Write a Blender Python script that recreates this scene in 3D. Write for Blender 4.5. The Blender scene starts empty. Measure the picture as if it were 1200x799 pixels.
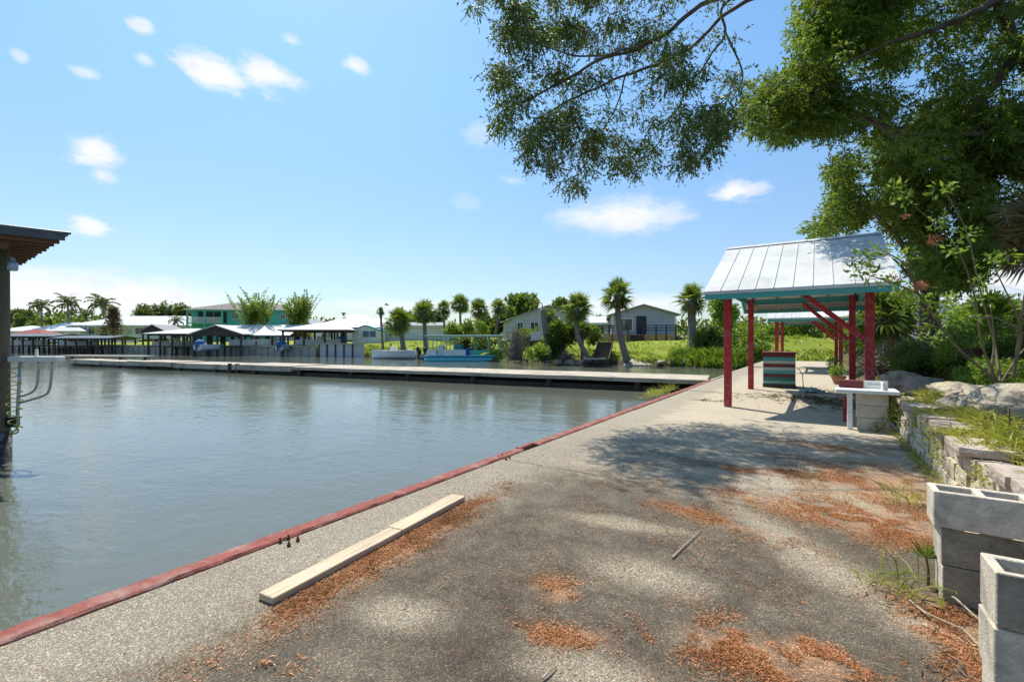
import bpy, math, random
import numpy as np
from mathutils import Vector, Matrix, noise as mnoise

sc = bpy.context.scene
COL = sc.collection
rng = np.random.default_rng(7)
random.seed(7)
PI = math.pi
R = math.radians
YAW = math.atan(360 / 540)
CY, SY = math.cos(YAW), math.sin(YAW)
CAMH = 1.4
FPX = 540.0
WATER = -0.5

def P(px, py, d):
    """a point at depth d (metres) along the sight line of the survey photograph"""
    a = (px - 600) / FPX
    return Vector((d * (-SY + a * CY), d * (CY + a * SY), CAMH + (399.5 - py) * d / FPX))

def G(px, py, z=0.0):
    return P(px, py, FPX * (CAMH - z) / (py - 399.5))

def XY(px, d, z):
    p = P(px, 399.5, d); p.z = z
    return p

# ------------------------------------------------------------------ materials
def sock(nt, node, key, val):
    s = node.inputs[key]
    if isinstance(val, bpy.types.NodeSocket):
        nt.links.new(val, s)
    elif isinstance(val, (tuple, list)) and len(val) == 3 and s.type == 'RGBA':
        s.default_value = (*val, 1)
    else:
        s.default_value = val

class NT:
    def __init__(self, nt): self.nt = nt
    def node(self, t, **kw):
        n = self.nt.nodes.new(t)
        for k, v in kw.items(): setattr(n, k, v)
        return n
    def m(self, op, a, b=0.0, c=None, clamp=False):
        n = self.node('ShaderNodeMath', operation=op, use_clamp=clamp)
        sock(self.nt, n, 0, a); sock(self.nt, n, 1, b)
        if c is not None: sock(self.nt, n, 2, c)
        return n.outputs[0]
    def mix(self, f, a, b, blend='MIX'):
        n = self.node('ShaderNodeMix', data_type='RGBA', blend_type=blend)
        sock(self.nt, n, 0, f); sock(self.nt, n, 6, a); sock(self.nt, n, 7, b)
        return n.outputs[2]
    def noise(self, co, scale, detail=4, rough=.55, dist=0.0, out=0):
        n = self.node('ShaderNodeTexNoise')
        if co is not None: self.nt.links.new(co, n.inputs['Vector'])
        n.inputs['Scale'].default_value = scale; n.inputs['Detail'].default_value = detail
        n.inputs['Roughness'].default_value = rough; n.inputs['Distortion'].default_value = dist
        return n.outputs[out]
    def voro(self, co, scale, feature='F1', out='Color'):
        n = self.node('ShaderNodeTexVoronoi', feature=feature)
        self.nt.links.new(co, n.inputs['Vector']); n.inputs['Scale'].default_value = scale
        return n.outputs[out]
    def ramp(self, f, stops):
        n = self.node('ShaderNodeValToRGB')
        sock(self.nt, n, 0, f)
        e = n.color_ramp.elements
        while len(e) < len(stops): e.new(.5)
        for el, (p, c) in zip(e, stops):
            el.position = p
            el.color = (c, c, c, 1) if isinstance(c, (int, float)) else (*c, 1)
        return n.outputs[0]
    def step(self, v, lo, hi):
        n = self.node('ShaderNodeMapRange', interpolation_type='SMOOTHSTEP')
        sock(self.nt, n, 0, v); sock(self.nt, n, 1, lo); sock(self.nt, n, 2, hi)
        return n.outputs[0]
    def bump(self, h, strength=.3, dist=.01, normal=None):
        n = self.node('ShaderNodeBump')
        sock(self.nt, n, 'Height', h); n.inputs['Strength'].default_value = strength
        n.inputs['Distance'].default_value = dist
        if normal is not None: self.nt.links.new(normal, n.inputs['Normal'])
        return n.outputs[0]
    def scale(self, co, s):
        n = self.node('ShaderNodeMapping'); self.nt.links.new(co, n.inputs[0])
        n.inputs['Scale'].default_value = s
        return n.outputs[0]

def newmat(name):
    m = bpy.data.materials.new(name); m.use_nodes = True
    t = NT(m.node_tree); b = m.node_tree.nodes['Principled BSDF']
    co = t.node('ShaderNodeTexCoord').outputs['Object']
    return m, t, b, co

def surf(name, c1, c2=None, scale=3.0, rough=.7, bs=40.0, bstr=.25, bdist=.006, metal=0.0, stretch=(1, 1, 1),
         dirt=None, dirt_amt=.5, dirt_scale=1.5, spec=.4, fine=.18, world=False):
    m, t, b, co = newmat(name)
    if world: co = t.node('ShaderNodeNewGeometry').outputs['Position']
    if c2 is None: c2 = tuple(x * .75 for x in c1)
    cs = t.scale(co, stretch)
    f = t.ramp(t.noise(cs, scale, 6, .62), [(.3, 0.0), (.7, 1.0)])
    col = t.mix(f, c1, c2)
    fn = t.noise(cs, scale * 14, 3, .6)
    k = t.m('MULTIPLY_ADD', fn, fine * 2, 1 - fine)
    g = t.node('ShaderNodeCombineColor')
    for i in range(3): t.nt.links.new(k, g.inputs[i])
    col = t.mix(1.0, col, g.outputs[0], 'MULTIPLY')
    if dirt is not None:
        dm = t.ramp(t.noise(co, dirt_scale, 7, .68, .6), [(.48, 0.0), (.68, 1.0)])
        col = t.mix(t.m('MULTIPLY', dm, dirt_amt), col, dirt)
    t.nt.links.new(col, b.inputs['Base Color'])
    rr = t.m('MULTIPLY_ADD', t.noise(cs, scale * 3, 4), .25, rough - .12)
    t.nt.links.new(rr, b.inputs['Roughness'])
    b.inputs['Metallic'].default_value = metal
    b.inputs['Specular IOR Level'].default_value = spec
    if bstr > 0:
        t.nt.links.new(t.bump(t.noise(cs, bs, 5, .6), bstr, bdist), b.inputs['Normal'])
    return m

def leafmat(name, cols, trans=.35, gloss=.35, rough=.5):
    m, t, b, co = newmat(name)
    gi = t.node('ShaderNodeNewGeometry')
    rnd = gi.outputs['Random Per Island']
    n2 = t.noise(co, 1.5, 3)
    v = t.m('ADD', t.m('MULTIPLY', rnd, .45), t.m('MULTIPLY', t.ramp(n2, [(.3, 0.0), (.7, 1.0)]), .55))
    st = [(.1 + .8 * i / (len(cols) - 1), c) for i, c in enumerate(cols)]
    col = t.ramp(v, st)
    nt = m.node_tree
    nt.links.new(col, b.inputs['Base Color'])
    b.inputs['Roughness'].default_value = rough
    b.inputs['Specular IOR Level'].default_value = gloss
    tr = t.node('ShaderNodeBsdfTranslucent')
    tc = t.mix(.55, col, (.42, .55, .04), 'MIX')
    nt.links.new(tc, tr.inputs['Color'])
    mx = t.node('ShaderNodeMixShader'); mx.inputs[0].default_value = trans
    out = nt.nodes['Material Output']
    nt.links.new(b.outputs[0], mx.inputs[1]); nt.links.new(tr.outputs[0], mx.inputs[2])
    nt.links.new(mx.outputs[0], out.inputs['Surface'])
    return m

M = {}
M['red'] = surf('red_post_paint', (.42, .014, .022), (.29, .013, .018), 4, .6, 30, .3, .004, stretch=(1, 1, .15), dirt=(.34, .17, .15), dirt_amt=.55, dirt_scale=7)
M['teal'] = surf('teal_paint', (.06, .36, .335), (.055, .30, .28), 3, .6, 30, .2, .003, dirt=(.2, .3, .27), dirt_amt=.4)
M['roofwhite'] = surf('white_metal_roof', (.64, .64, .63), (.56, .57, .56), 1.2, .38, 8, .08, .01, dirt=(.36, .34, .30), dirt_amt=.45, dirt_scale=1.1, fine=.06)
M['seam'] = surf('roof_seam', (.60, .60, .60), None, 2, .45, 8, 0)
M['rafter'] = surf('weathered_rafter', (.42, .35, .27), (.26, .22, .18), 3, .8, 30, .3, stretch=(.3, 1, 1))
M['white'] = surf('white_paint', (.80, .79, .75), (.68, .67, .62), 3, .5, 30, .15, .003, dirt=(.4, .37, .3), dirt_amt=.4)
M['cmu'] = surf('concrete_block', (.64, .57, .45), (.52, .46, .365), 4, .95, 90, .8, .006, dirt=(.14, .125, .095), dirt_amt=.55, dirt_scale=3.2, fine=.35, world=True)
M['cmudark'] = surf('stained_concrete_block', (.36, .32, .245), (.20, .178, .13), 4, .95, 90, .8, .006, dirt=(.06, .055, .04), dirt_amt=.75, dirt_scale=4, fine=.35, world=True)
M['stone'] = surf('split_face_stone', (.66, .57, .43), (.47, .40, .30), 3, .95, 35, .8, .02, dirt=(.13, .12, .08), dirt_amt=.7, dirt_scale=4, fine=.3)
M['cap'] = surf('pink_capstone', (.50, .41, .33), (.36, .29, .235), 3, .95, 40, .8, .015, dirt=(.12, .11, .07), dirt_amt=.85, dirt_scale=3.5, fine=.3)
M['rock'] = surf('limestone_boulder', (.50, .425, .31), (.27, .225, .165), 2.2, .95, 14, .9, .04, dirt=(.06, .055, .05), dirt_amt=.85, dirt_scale=2.4, fine=.35)
M['rockred'] = surf('brown_boulder', (.44, .34, .25), (.27, .21, .17), 2.2, .95, 14, .9, .04, dirt=(.10, .08, .06), dirt_amt=.7, dirt_scale=3, fine=.3)
M['wood'] = surf('weathered_pine', (.62, .50, .35), (.36, .27, .18), 5, .8, 40, .35, .004, stretch=(6, .35, 6), dirt=(.30, .25, .18), dirt_amt=.4)
M['darkwood'] = surf('dark_wood', (.10, .075, .055), (.055, .045, .035), 4, .85, 30, .4, stretch=(1, 1, .2))
M['brownwood'] = surf('brown_roof_wood', (.20, .12, .075), (.12, .075, .05), 4, .85, 30, .4, stretch=(4, .3, 4))
M['deckwood'] = surf('orange_deck_wood', (.46, .27, .12), (.36, .20, .09), 2, .75, 20, .3, stretch=(8, 1, 1))
M['black'] = surf('black_paint', (.022, .023, .026), None, 3, .5, 20, .1)
M['rubber'] = surf('black_rubber', (.02, .02, .02), None, 3, .6, 20, .1)
M['rust'] = surf('rusty_steel', (.20, .075, .035), (.07, .035, .025), 12, .9, 60, .6, .004)
M['galv'] = surf('galvanised_pipe', (.46, .48, .49), (.36, .38, .40), 6, .35, 30, .1, metal=.6)
M['darkmetal'] = surf('dark_roof_metal', (.10, .115, .13), (.06, .07, .08), 3, .45, 20, .15, metal=.3)
M['conc'] = surf('pier_concrete', (.50, .44, .345), (.35, .305, .24), 1.3, .95, 30, .6, .01, dirt=(.16, .14, .11), dirt_amt=.7, dirt_scale=1.0, fine=.25)
M['concdark'] = surf('wet_concrete', (.075, .066, .048), (.035, .03, .024), 1.5, .8, 12, .6, .03)
M['bark'] = surf('cedar_bark', (.15, .115, .085), (.07, .052, .042), 5, .95, 24, .9, .02, stretch=(1, 1, .25))
M['palmbark'] = surf('palm_trunk', (.27, .245, .21), (.14, .125, .105), 5, .95, 14, .9, .04, stretch=(.6, .6, 3))
M['deadtwig'] = surf('dead_twigs', (.25, .215, .185), (.14, .12, .105), 4, .95, 20, .2)
M['stem'] = surf('green_brown_stem', (.23, .185, .09), (.13, .10, .06), 5, .8, 20, .2)
M['gutter'] = surf('grey_wall', (.34, .40, .46), (.30, .35, .41), 1.2, .7, 6, .15)
M['beige'] = surf('beige_wall', (.55, .52, .45), (.48, .45, .39), 1.2, .8, 6, .15)
M['greywall'] = surf('pale_grey_wall', (.46, .48, .50), (.40, .42, .44), 1.2, .8, 6, .15)
M['whitewall'] = surf('white_wall', (.74, .75, .74), (.64, .65, .64), 1.0, .8, 6, .15)
M['mintwall'] = surf('pale_green_wall', (.55, .66, .55), (.46, .57, .47), 1.0, .8, 6, .15)
M['tealwall'] = surf('teal_wall', (.10, .47, .38), (.08, .40, .33), 1.0, .8, 6, .15)
M['bluewall'] = surf('blue_wall', (.07, .30, .40), (.05, .24, .33), 1.0, .8, 6, .15)
M['shingle'] = surf('brown_shingle', (.20, .165, .145), (.15, .125, .115), 2, .9, 8, .5, .03)
M['shinglegrey'] = surf('grey_shingle', (.34, .33, .33), (.26, .26, .26), 2, .9, 8, .5, .03)
M['redroof'] = surf('red_roof', (.28, .06, .05), (.20, .045, .04), 2, .8, 8, .4)
M['glass'] = surf('dark_window_glass', (.03, .045, .055), (.02, .03, .035), 1, .12, 3, .02, spec=.8)
M['navy'] = surf('navy_door', (.015, .022, .05), None, 2, .5, 10, .1)
M['bluetarp'] = surf('blue_cover', (.03, .14, .36), (.03, .10, .28), 4, .6, 10, .4)
M['palecover'] = surf('pale_cover', (.62, .66, .72), (.48, .53, .60), 4, .6, 10, .3)
M['boatwhite'] = surf('white_gelcoat', (.76, .77, .77), (.66, .67, .67), 1.5, .25, 6, .05)
M['boatgrey'] = surf('grey_aluminium_boat', (.42, .44, .45), (.34, .36, .37), 1.5, .4, 6, .1, metal=.3)
M['boatteal'] = surf('turquoise_boat', (.12, .50, .56), (.10, .42, .48), 1.5, .35, 6, .05)
M['canvas'] = surf('pale_green_canvas', (.30, .50, .40), (.24, .42, .33), 2, .7, 8, .2)
M['bluebin'] = surf('blue_plastic', (.03, .13, .50), None, 2, .5, 8, .1)
M['terracotta'] = surf('terracotta', (.36, .17, .10), (.26, .13, .08), 4, .85, 20, .3)
M['potred'] = surf('dark_red_pot', (.17, .035, .035), None, 4, .7, 20, .2)
M['rope'] = surf('yellow_green_rope', (.42, .42, .07), (.30, .30, .06), 12, .9, 60, .5)
M['tealcloth'] = surf('faded_teal_cloth', (.26, .40, .39), (.18, .29, .29), 6, .9, 20, .5)
M['asphalt'] = surf('grey_mat', (.33, .33, .33), (.27, .27, .27), 4, .95, 60, .5)
M['soil'] = surf('soil', (.10, .075, .05), (.06, .045, .03), 4, .95, 30, .6)
M['frosted'] = surf('lamp_glass', (.35, .45, .58), (.25, .34, .48), 8, .15, 20, .1, spec=.8)
M['brass'] = surf('grey_fitting', (.34, .36, .38), None, 4, .5, 10, .1)

CEDAR = [(.020, .040, .014), (.038, .070, .016), (.062, .105, .021), (.10, .14, .03)]
M['cedar'] = leafmat('cedar_needles', CEDAR, .2, .3)
M['cedarmid'] = leafmat('green_cedar_needles', [(.04, .075, .016), (.075, .13, .022), (.105, .165, .028), (.17, .22, .042)], .40, .3)
M['cedarbright'] = leafmat('sunlit_cedar_needles', [(.06, .11, .016), (.11, .18, .02), (.17, .24, .03)], .48, .3)  # brighter cedar green, sunlight put into the needle colour
M['palmleaf'] = leafmat('palm_fronds', [(.05, .08, .02), (.085, .125, .03), (.14, .17, .05)], .35, .5, .35)
M['palmdead'] = leafmat('dead_fronds', [(.13, .085, .045), (.20, .14, .075), (.30, .22, .13)], .2, .2)
M['feather'] = leafmat('feather_fronds', [(.025, .05, .018), (.045, .08, .025), (.07, .11, .03)], .25, .5, .4)
M['areca'] = leafmat('areca_fronds', [(.05, .10, .015), (.12, .20, .025), (.24, .30, .04)], .35, .5, .4)
M['bright'] = leafmat('bright_foliage', [(.06, .12, .015), (.11, .20, .02), (.18, .28, .03)], .4, .4)
M['bush'] = leafmat('bush_foliage', [(.03, .06, .015), (.06, .11, .02), (.10, .16, .03)], .35, .4)
M['oak'] = leafmat('oak_foliage', [(.02, .04, .016), (.035, .065, .02), (.06, .10, .026)], .25, .3)
M['redconifer'] = leafmat('russet_needles', [(.10, .045, .035), (.15, .07, .05), (.10, .09, .045)], .2, .2)
M['grassy'] = leafmat('grass_blades', [(.10, .15, .02), (.20, .25, .03), (.34, .34, .06)], .4, .3)
M['drygrass'] = leafmat('dry_grass_blades', [(.13, .16, .025), (.34, .31, .05), (.50, .38, .13)], .4, .2)
M['pepper'] = leafmat('pepper_leaves', [(.07, .14, .02), (.13, .22, .03), (.22, .30, .04)], .45, .4)
M['berries'] = leafmat('crimson_blossom', [(.28, .015, .05), (.42, .03, .08), (.55, .10, .14)], .3, .3)
M['litter'] = leafmat('orange_needle_litter', [(.10, .04, .022), (.30, .11, .05), (.50, .21, .09), (.58, .28, .14), (.68, .46, .29)], .1, .2, .8)
M['debris'] = leafmat('brown_debris', [(.05, .035, .025), (.10, .07, .05), (.20, .15, .10)], .1, .2, .8)

# ------------------------------------------------------------------ mesh builder
class MB:
    def __init__(s): s.v = []; s.f = []; s.m = []
    def add(s, vs, fs, m=0):
        o = len(s.v); s.v += [tuple(v) for v in vs]
        s.f += [tuple(i + o for i in f) for f in fs]; s.m += [m] * len(fs)
    def hexa(s, b, t, m=0):
        n = len(b)
        fs = [tuple(range(n - 1, -1, -1)), tuple(range(n, 2 * n))]
        fs += [(i, (i + 1) % n, n + (i + 1) % n, n + i) for i in range(n)]
        s.add(list(b) + list(t), fs, m)
    def box(s, x0, x1, y0, y1, z0, z1, m=0):
        b = [(x0, y0, z0), (x1, y0, z0), (x1, y1, z0), (x0, y1, z0)]
        s.hexa(b, [(x, y, z1) for x, y, _ in b], m)
        return s
    def beam(s, p, q, w, h, m=0, up=(0, 0, 1)):
        p, q = Vector(p), Vector(q); d = (q - p).normalized()
        u = Vector(up)
        if abs(d.dot(u)) > .99: u = Vector((0, 1, 0))
        r = d.cross(u).normalized() * w / 2; u2 = r.cross(d).normalized() * h / 2
        b = [p - r - u2, p + r - u2, p + r + u2, p - r + u2]
        s.hexa(b, [x + (q - p) for x in b], m)
        return s
    def tube(s, pts, rad, n=8, m=0, cap=True):
        pts = [Vector(p) for p in pts]
        if not hasattr(rad, '__len__'): rad = [rad] * len(pts)
        o = len(s.v); vs = []; fs = []
        ref = None
        for i, p in enumerate(pts):
            d = (pts[min(i + 1, len(pts) - 1)] - pts[max(i - 1, 0)])
            d = d.normalized() if d.length > 1e-9 else Vector((0, 0, 1))
            if ref is None: ref = Vector((1, 0, 0)) if abs(d.x) < .8 else Vector((0, 1, 0))
            a = d.cross(ref).normalized(); b = d.cross(a).normalized()
            ref = -(d.cross(a)) if False else ref
            for k in range(n):
                t = 2 * PI * k / n
                vs.append(p + (a * math.cos(t) + b * math.sin(t)) * rad[i])
        for i in range(len(pts) - 1):
            for k in range(n):
                k2 = (k + 1) % n
                fs.append((i * n + k, (i + 1) * n + k, (i + 1) * n + k2, i * n + k2))
        if cap:
            fs.append(tuple(range(n))); fs.append(tuple(range((len(pts) - 1) * n + n - 1, (len(pts) - 1) * n - 1, -1)))
        s.add(vs, fs, m)
        return s
    def lathe(s, prof, c=(0, 0, 0), n=16, m=0):
        vs = [(c[0] + r * math.cos(2 * PI * k / n), c[1] + r * math.sin(2 * PI * k / n), c[2] + z) for r, z in prof for k in range(n)]
        fs = [(i * n + k, i * n + (k + 1) % n, (i + 1) * n + (k + 1) % n, (i + 1) * n + k) for i in range(len(prof) - 1) for k in range(n)]
        fs.append(tuple(range(n - 1, -1, -1))); fs.append(tuple((len(prof) - 1) * n + k for k in range(n)))
        s.add(vs, fs, m)
        return s
    def slab(s, q, th, m=0):
        """quad of 4 points seen from above (counter-clockwise), th metres thick, downwards"""
        s.hexa([(x, y, z - th) for x, y, z in q], q, m)
        return s
    def build(s, name, mats, parent=None, smooth=False, bevel=0.0, loc=None, segs=1):
        me = bpy.data.meshes.new(name)
        me.from_pydata(s.v, [], s.f); me.update()
        if not isinstance(mats, (list, tuple)): mats = [mats]
        for m in mats: me.materials.append(m)
        if len(mats) > 1: me.polygons.foreach_set('material_index', s.m)
        if smooth: me.polygons.foreach_set('use_smooth', [True] * len(me.polygons))
        o = bpy.data.objects.new(name, me); COL.objects.link(o)
        if parent is not None: o.parent = parent
        if loc is not None: o.location = loc
        if bevel > 0:
            b = o.modifiers.new('bevel', 'BEVEL'); b.width = bevel; b.segments = segs; b.limit_method = 'ANGLE'
        return o

def np_obj(name, verts, nper, mat, parent=None, smooth=False):
    """verts: (N*nper,3) array, each run of nper vertices one face"""
    verts = np.asarray(verts, dtype=np.float32).reshape(-1, 3)
    n = len(verts); nf = n // nper
    me = bpy.data.meshes.new(name)
    me.vertices.add(n); me.vertices.foreach_set('co', verts.ravel())
    me.loops.add(n); me.loops.foreach_set('vertex_index', np.arange(n, dtype=np.int32))
    me.polygons.add(nf)
    me.polygons.foreach_set('loop_start', np.arange(0, n, nper, dtype=np.int32))
    me.polygons.foreach_set('loop_total', np.full(nf, nper, dtype=np.int32))
    me.update(calc_edges=True)
    me.materials.append(mat)
    o = bpy.data.objects.new(name, me); COL.objects.link(o)
    if parent is not None: o.parent = parent
    return o

def tag(o, label=None, cat=None, group=None, kind=None):
    if label: o['label'] = label
    if cat: o['category'] = cat
    if group: o['group'] = group
    if kind: o['kind'] = kind
    return o

def thing(name, label, cat, loc=(0, 0, 0), rotz=0.0, group=None):
    o = bpy.data.objects.new(name, None); COL.objects.link(o)
    o.location = loc; o.rotation_euler = (0, 0, rotz); o.empty_display_size = .2
    return tag(o, label, cat, group)

def copy_tree(o, parent=None):
    c = o.copy(); COL.objects.link(c)
    if parent is not None: c.parent = parent
    for ch in list(o.children): copy_tree(ch, c)
    return c

# ------------------------------------------------------------------ leaves
def unit(v): return v / (np.linalg.norm(v, axis=-1, keepdims=True) + 1e-9)

def leaves(base, dirs, length, width, rg, curl=.0):
    """diamond leaves from base points along dirs"""
    n = len(base); length = np.broadcast_to(np.asarray(length, float), (n,)); width = np.broadcast_to(np.asarray(width, float), (n,))
    d = unit(dirs); r = rg.normal(size=(n, 3)); s = unit(np.cross(d, r))
    L = length[:, None]; W = width[:, None]
    nrm = np.cross(s, d)
    p0 = base; p2 = base + d * L - nrm * L * curl
    mid = base + d * L * .45
    return np.stack([p0, mid + s * W / 2, p2, mid - s * W / 2], 1).reshape(-1, 3)

def sprays(cent, rad, nspray, nleaf, splen, llen, lwid, rg, out=None, droop=.35):
    """conifer-like sprays: short hidden axes with leaflets along them, filling a ball about each centre"""
    cent = np.asarray(cent, float); N = len(cent)
    rad = np.broadcast_to(np.asarray(rad, float), (N,))
    c = np.repeat(cent, nspray, 0); rr = np.repeat(rad, nspray)
    u = unit(rg.normal(size=(len(c), 3))) * (rg.random((len(c), 1)) ** .45)
    u[:, 2] *= .75
    start = c + u * rr[:, None]
    ax = unit(u + rg.normal(size=u.shape) * .45 + np.array([0, 0, -droop]))
    if out is not None: ax = unit(ax + np.repeat(out, nspray, 0) * .6)
    t = np.tile(np.linspace(0, 1, nleaf), len(c))
    A = np.repeat(ax, nleaf, 0); S = np.repeat(start, nleaf, 0)
    L = splen * (.6 + .8 * rg.random(len(A)))
    b = S + A * (t * L)[:, None]
    d = unit(A * 1.1 + rg.normal(size=A.shape) * .55 + np.array([0, 0, -.15]))
    ll = llen * (.6 + .8 * rg.random(len(A)))
    return leaves(b, d, ll, lwid * (.7 + .6 * rg.random(len(A))), rg)

def blob(cent, rad, nper, llen, lwid, rg, flat=.85, up=.2):
    cent = np.asarray(cent, float); N = len(cent)
    rad = np.broadcast_to(np.asarray(rad, float), (N,))
    c = np.repeat(cent, nper, 0); rr = np.repeat(rad, nper)
    u = unit(rg.normal(size=(len(c), 3))) * (rg.random((len(c), 1)) ** .4); u[:, 2] *= flat
    b = c + u * rr[:, None]
    d = unit(u + rg.normal(size=u.shape) * .7 + np.array([0, 0, up]))
    return leaves(b, d, llen * (.6 + .8 * rg.random(len(b))), lwid * (.7 + .6 * rg.random(len(b))), rg)

def blades(pts, h, w, rg, lean=.45):
    n = len(pts); pts = np.asarray(pts, float)
    d = unit(np.stack([rg.normal(size=n) * lean, rg.normal(size=n) * lean, np.ones(n)], 1))
    hh = h * (.4 + .9 * rg.random(n))
    s = unit(np.cross(d, rg.normal(size=(n, 3))))
    side = unit(np.stack([d[:, 0], d[:, 1], np.zeros(n)], 1))
    m = pts + d * (hh * .55)[:, None]
    t = pts + d * hh[:, None] + side * (hh * .35)[:, None] - np.array([0, 0, 1.0]) * (hh * .12)[:, None]
    W = (w * (.6 + .8 * rg.random(n)))[:, None] / 2
    return np.stack([pts, m + s * W, t, m - s * W], 1).reshape(-1, 3)

def smooth(a, b, x):
    t = np.clip((x - a) / (b - a), 0, 1); return t * t * (3 - 2 * t)

# ------------------------------------------------------------------ terrain
SX = [-700, -300, -121, -80, -62, -50, -44.5, -43.5, -36, -29.5, -22, -17.2, -12.6, -8.3, -5, -3.3, 1.2]
SYv = [-150, -30, 17.7, 28.0, 31.5, 33.2, 34.5, 35.0, 36.0, 35.0, 32.8, 33.3, 34.1, 34.9, 33.6, 35.6, 36.2]
def shore(x): return np.interp(x, SX, SYv)
def wob(x, y, s, a): return a * mnoise.noise(Vector((x * s, y * s, 3.1)))

def h_far(x, y):
    t = y - shore(x)
    wall = smooth(-46, -44, x)          # 0 left (seawall land), 1 right (grass bank)
    left = np.where(t < .05, -1.2, .70 + .95 * smooth(2, 24, t))
    right = -.75 + 1.0 * smooth(0, 1.6, t) + .75 * smooth(1.0, 7, t) + .45 * smooth(5, 17, t)
    hump = .9 * math.exp(-((x + 3.5) / 6) ** 2) * smooth(1.5, 9, t)
    left = left + np.where(t < .05, 0, .32) * smooth(-53, -50, x)
    n = wob(x, y, .35, .16) * smooth(.5, 4, t) + wob(x, y, 1.3, .05)
    return left * (1 - wall) + (right + hump + n) * wall + 3.0 * smooth(150, 700, t)

def h_right(x, y):
    e0, e1 = (1.14, 1.28) if y < 9.7 else (1.05, 2.4)
    base = .52 + .55 * smooth(1.2, 6, x) + .5 * smooth(6, 30, x) + wob(x, y, .7, .09) + wob(x, y, 2.3, .04)
    base = base + 1.4 * smooth(30, 48, y) * (1 - smooth(4, 20, x) * .4)
    s = smooth(e0, e1, x)
    if y > 36: s = max(s, smooth(36, 38, y))
    return -.12 * (1 - s) + base * s

def bank_pts(n, x0, x1, y0, y1, hf, thr=-.05, s=.9):
    X = rng.uniform(x0, x1, n); Y = rng.uniform(y0, y1, n)
    k = np.array([mnoise.noise(Vector((a * s, b * s, 8.3))) for a, b in zip(X, Y)])
    ok = k > thr - .2 * rng.random(n)
    return np.array([(a, b, float(hf(a, b))) for a, b in zip(X[ok], Y[ok])])
def grid_mesh(name, xs, yfun, rows, hfun, mat):
    vs = []; fs = []
    for x in xs:
        for t in rows:
            y = yfun(x, t); vs.append((x, y, float(hfun(x, y))))
    nr = len(rows)
    for i in range(len(xs) - 1):
        for j in range(nr - 1):
            fs.append((i * nr + j, (i + 1) * nr + j, (i + 1) * nr + j + 1, i * nr + j + 1))
    me = bpy.data.meshes.new(name); me.from_pydata(vs, [], fs); me.update()
    me.polygons.foreach_set('use_smooth', [True] * len(fs))
    me.materials.append(mat)
    o = bpy.data.objects.new(name, me); COL.objects.link(o)
    o['kind'] = 'structure'
    return o

def lawn_material():
    m, t, b, co = newmat('lawn_turf')
    n1 = t.noise(co, .35, 6, .65, .5)
    n2 = t.noise(co, 6, 5, .7)
    n3 = t.noise(co, 60, 3, .6)
    col = t.mix(t.ramp(n1, [(.35, 0.0), (.65, 1.0)]), (.20, .27, .025), (.33, .37, .045))
    col = t.mix(t.ramp(n2, [(.45, 0.0), (.75, .8)]), col, (.33, .31, .09))
    col = t.mix(t.ramp(n3, [(.4, .4), (.6, 0.0)]), col, (.07, .11, .015))
    sep = t.node('ShaderNodeSeparateXYZ'); t.nt.links.new(co, sep.inputs[0])
    z = t.m('ADD', sep.outputs[2], t.m('MULTIPLY', t.m('SUBTRACT', n2, .5), .5))
    col = t.mix(t.step(z, .05, -.25), col, (.10, .085, .065))
    t.nt.links.new(col, b.inputs['Base Color']); b.inputs['Roughness'].default_value = .95
    b.inputs['Specular IOR Level'].default_value = .15
    t.nt.links.new(t.bump(t.m('ADD', n2, t.m('MULTIPLY', n3, .5)), .9, .08), b.inputs['Normal'])
    return m
def hill_material():
    m, t, b, co = newmat('hillside_soil')
    n1 = t.noise(co, .9, 6, .65, .5)
    n2 = t.noise(co, 9, 5, .7)
    n3 = t.noise(co, 70, 3, .6)
    col = t.mix(t.ramp(n1, [(.42, 0.0), (.6, 1.0)]), (.20, .145, .085), (.13, .17, .03))
    col = t.mix(t.ramp(n2, [(.5, 0.0), (.72, .8)]), col, (.34, .27, .15))
    col = t.mix(t.ramp(n3, [(.4, .7), (.6, 0.0)]), col, (.06, .05, .028))
    t.nt.links.new(col, b.inputs['Base Color']); b.inputs['Roughness'].default_value = .95
    b.inputs['Specular IOR Level'].default_value = .15
    t.nt.links.new(t.bump(t.m('ADD', n2, n3), .9, .05), b.inputs['Normal'])
    return m
M['lawn'] = lawn_material(); M['hill'] = hill_material()

xs = [-700, -500, -300, -200, -150] + list(np.arange(-121, -46, 3.0)) + list(np.arange(-46, 1.3, .6)) + [1.35]
rows = [0, .06, .3, .7, 1.1, 1.6, 2.2, 3, 4, 5, 6.2, 7.5, 9, 11, 13, 15, 18, 22, 28, 40, 70, 150, 400, 900]
grid_mesh('lawn', xs, lambda x, t: shore(x) + t, rows, h_far, M['lawn'])
xs = [.98, 1.06, 1.14, 1.2, 1.28, 1.4, 1.6, 1.8, 2.1, 2.4, 2.8, 3.3, 3.9, 4.6, 5.5, 7, 9, 12, 16, 25, 45, 100, 300, 700]
rows = list(np.arange(-12, 12, .4)) + list(np.arange(12, 52, 1.0)) + [55, 65, 90, 150, 300, 900]
grid_mesh('hillside', xs, lambda x, t: t, rows, h_right, M['hill'])

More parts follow.
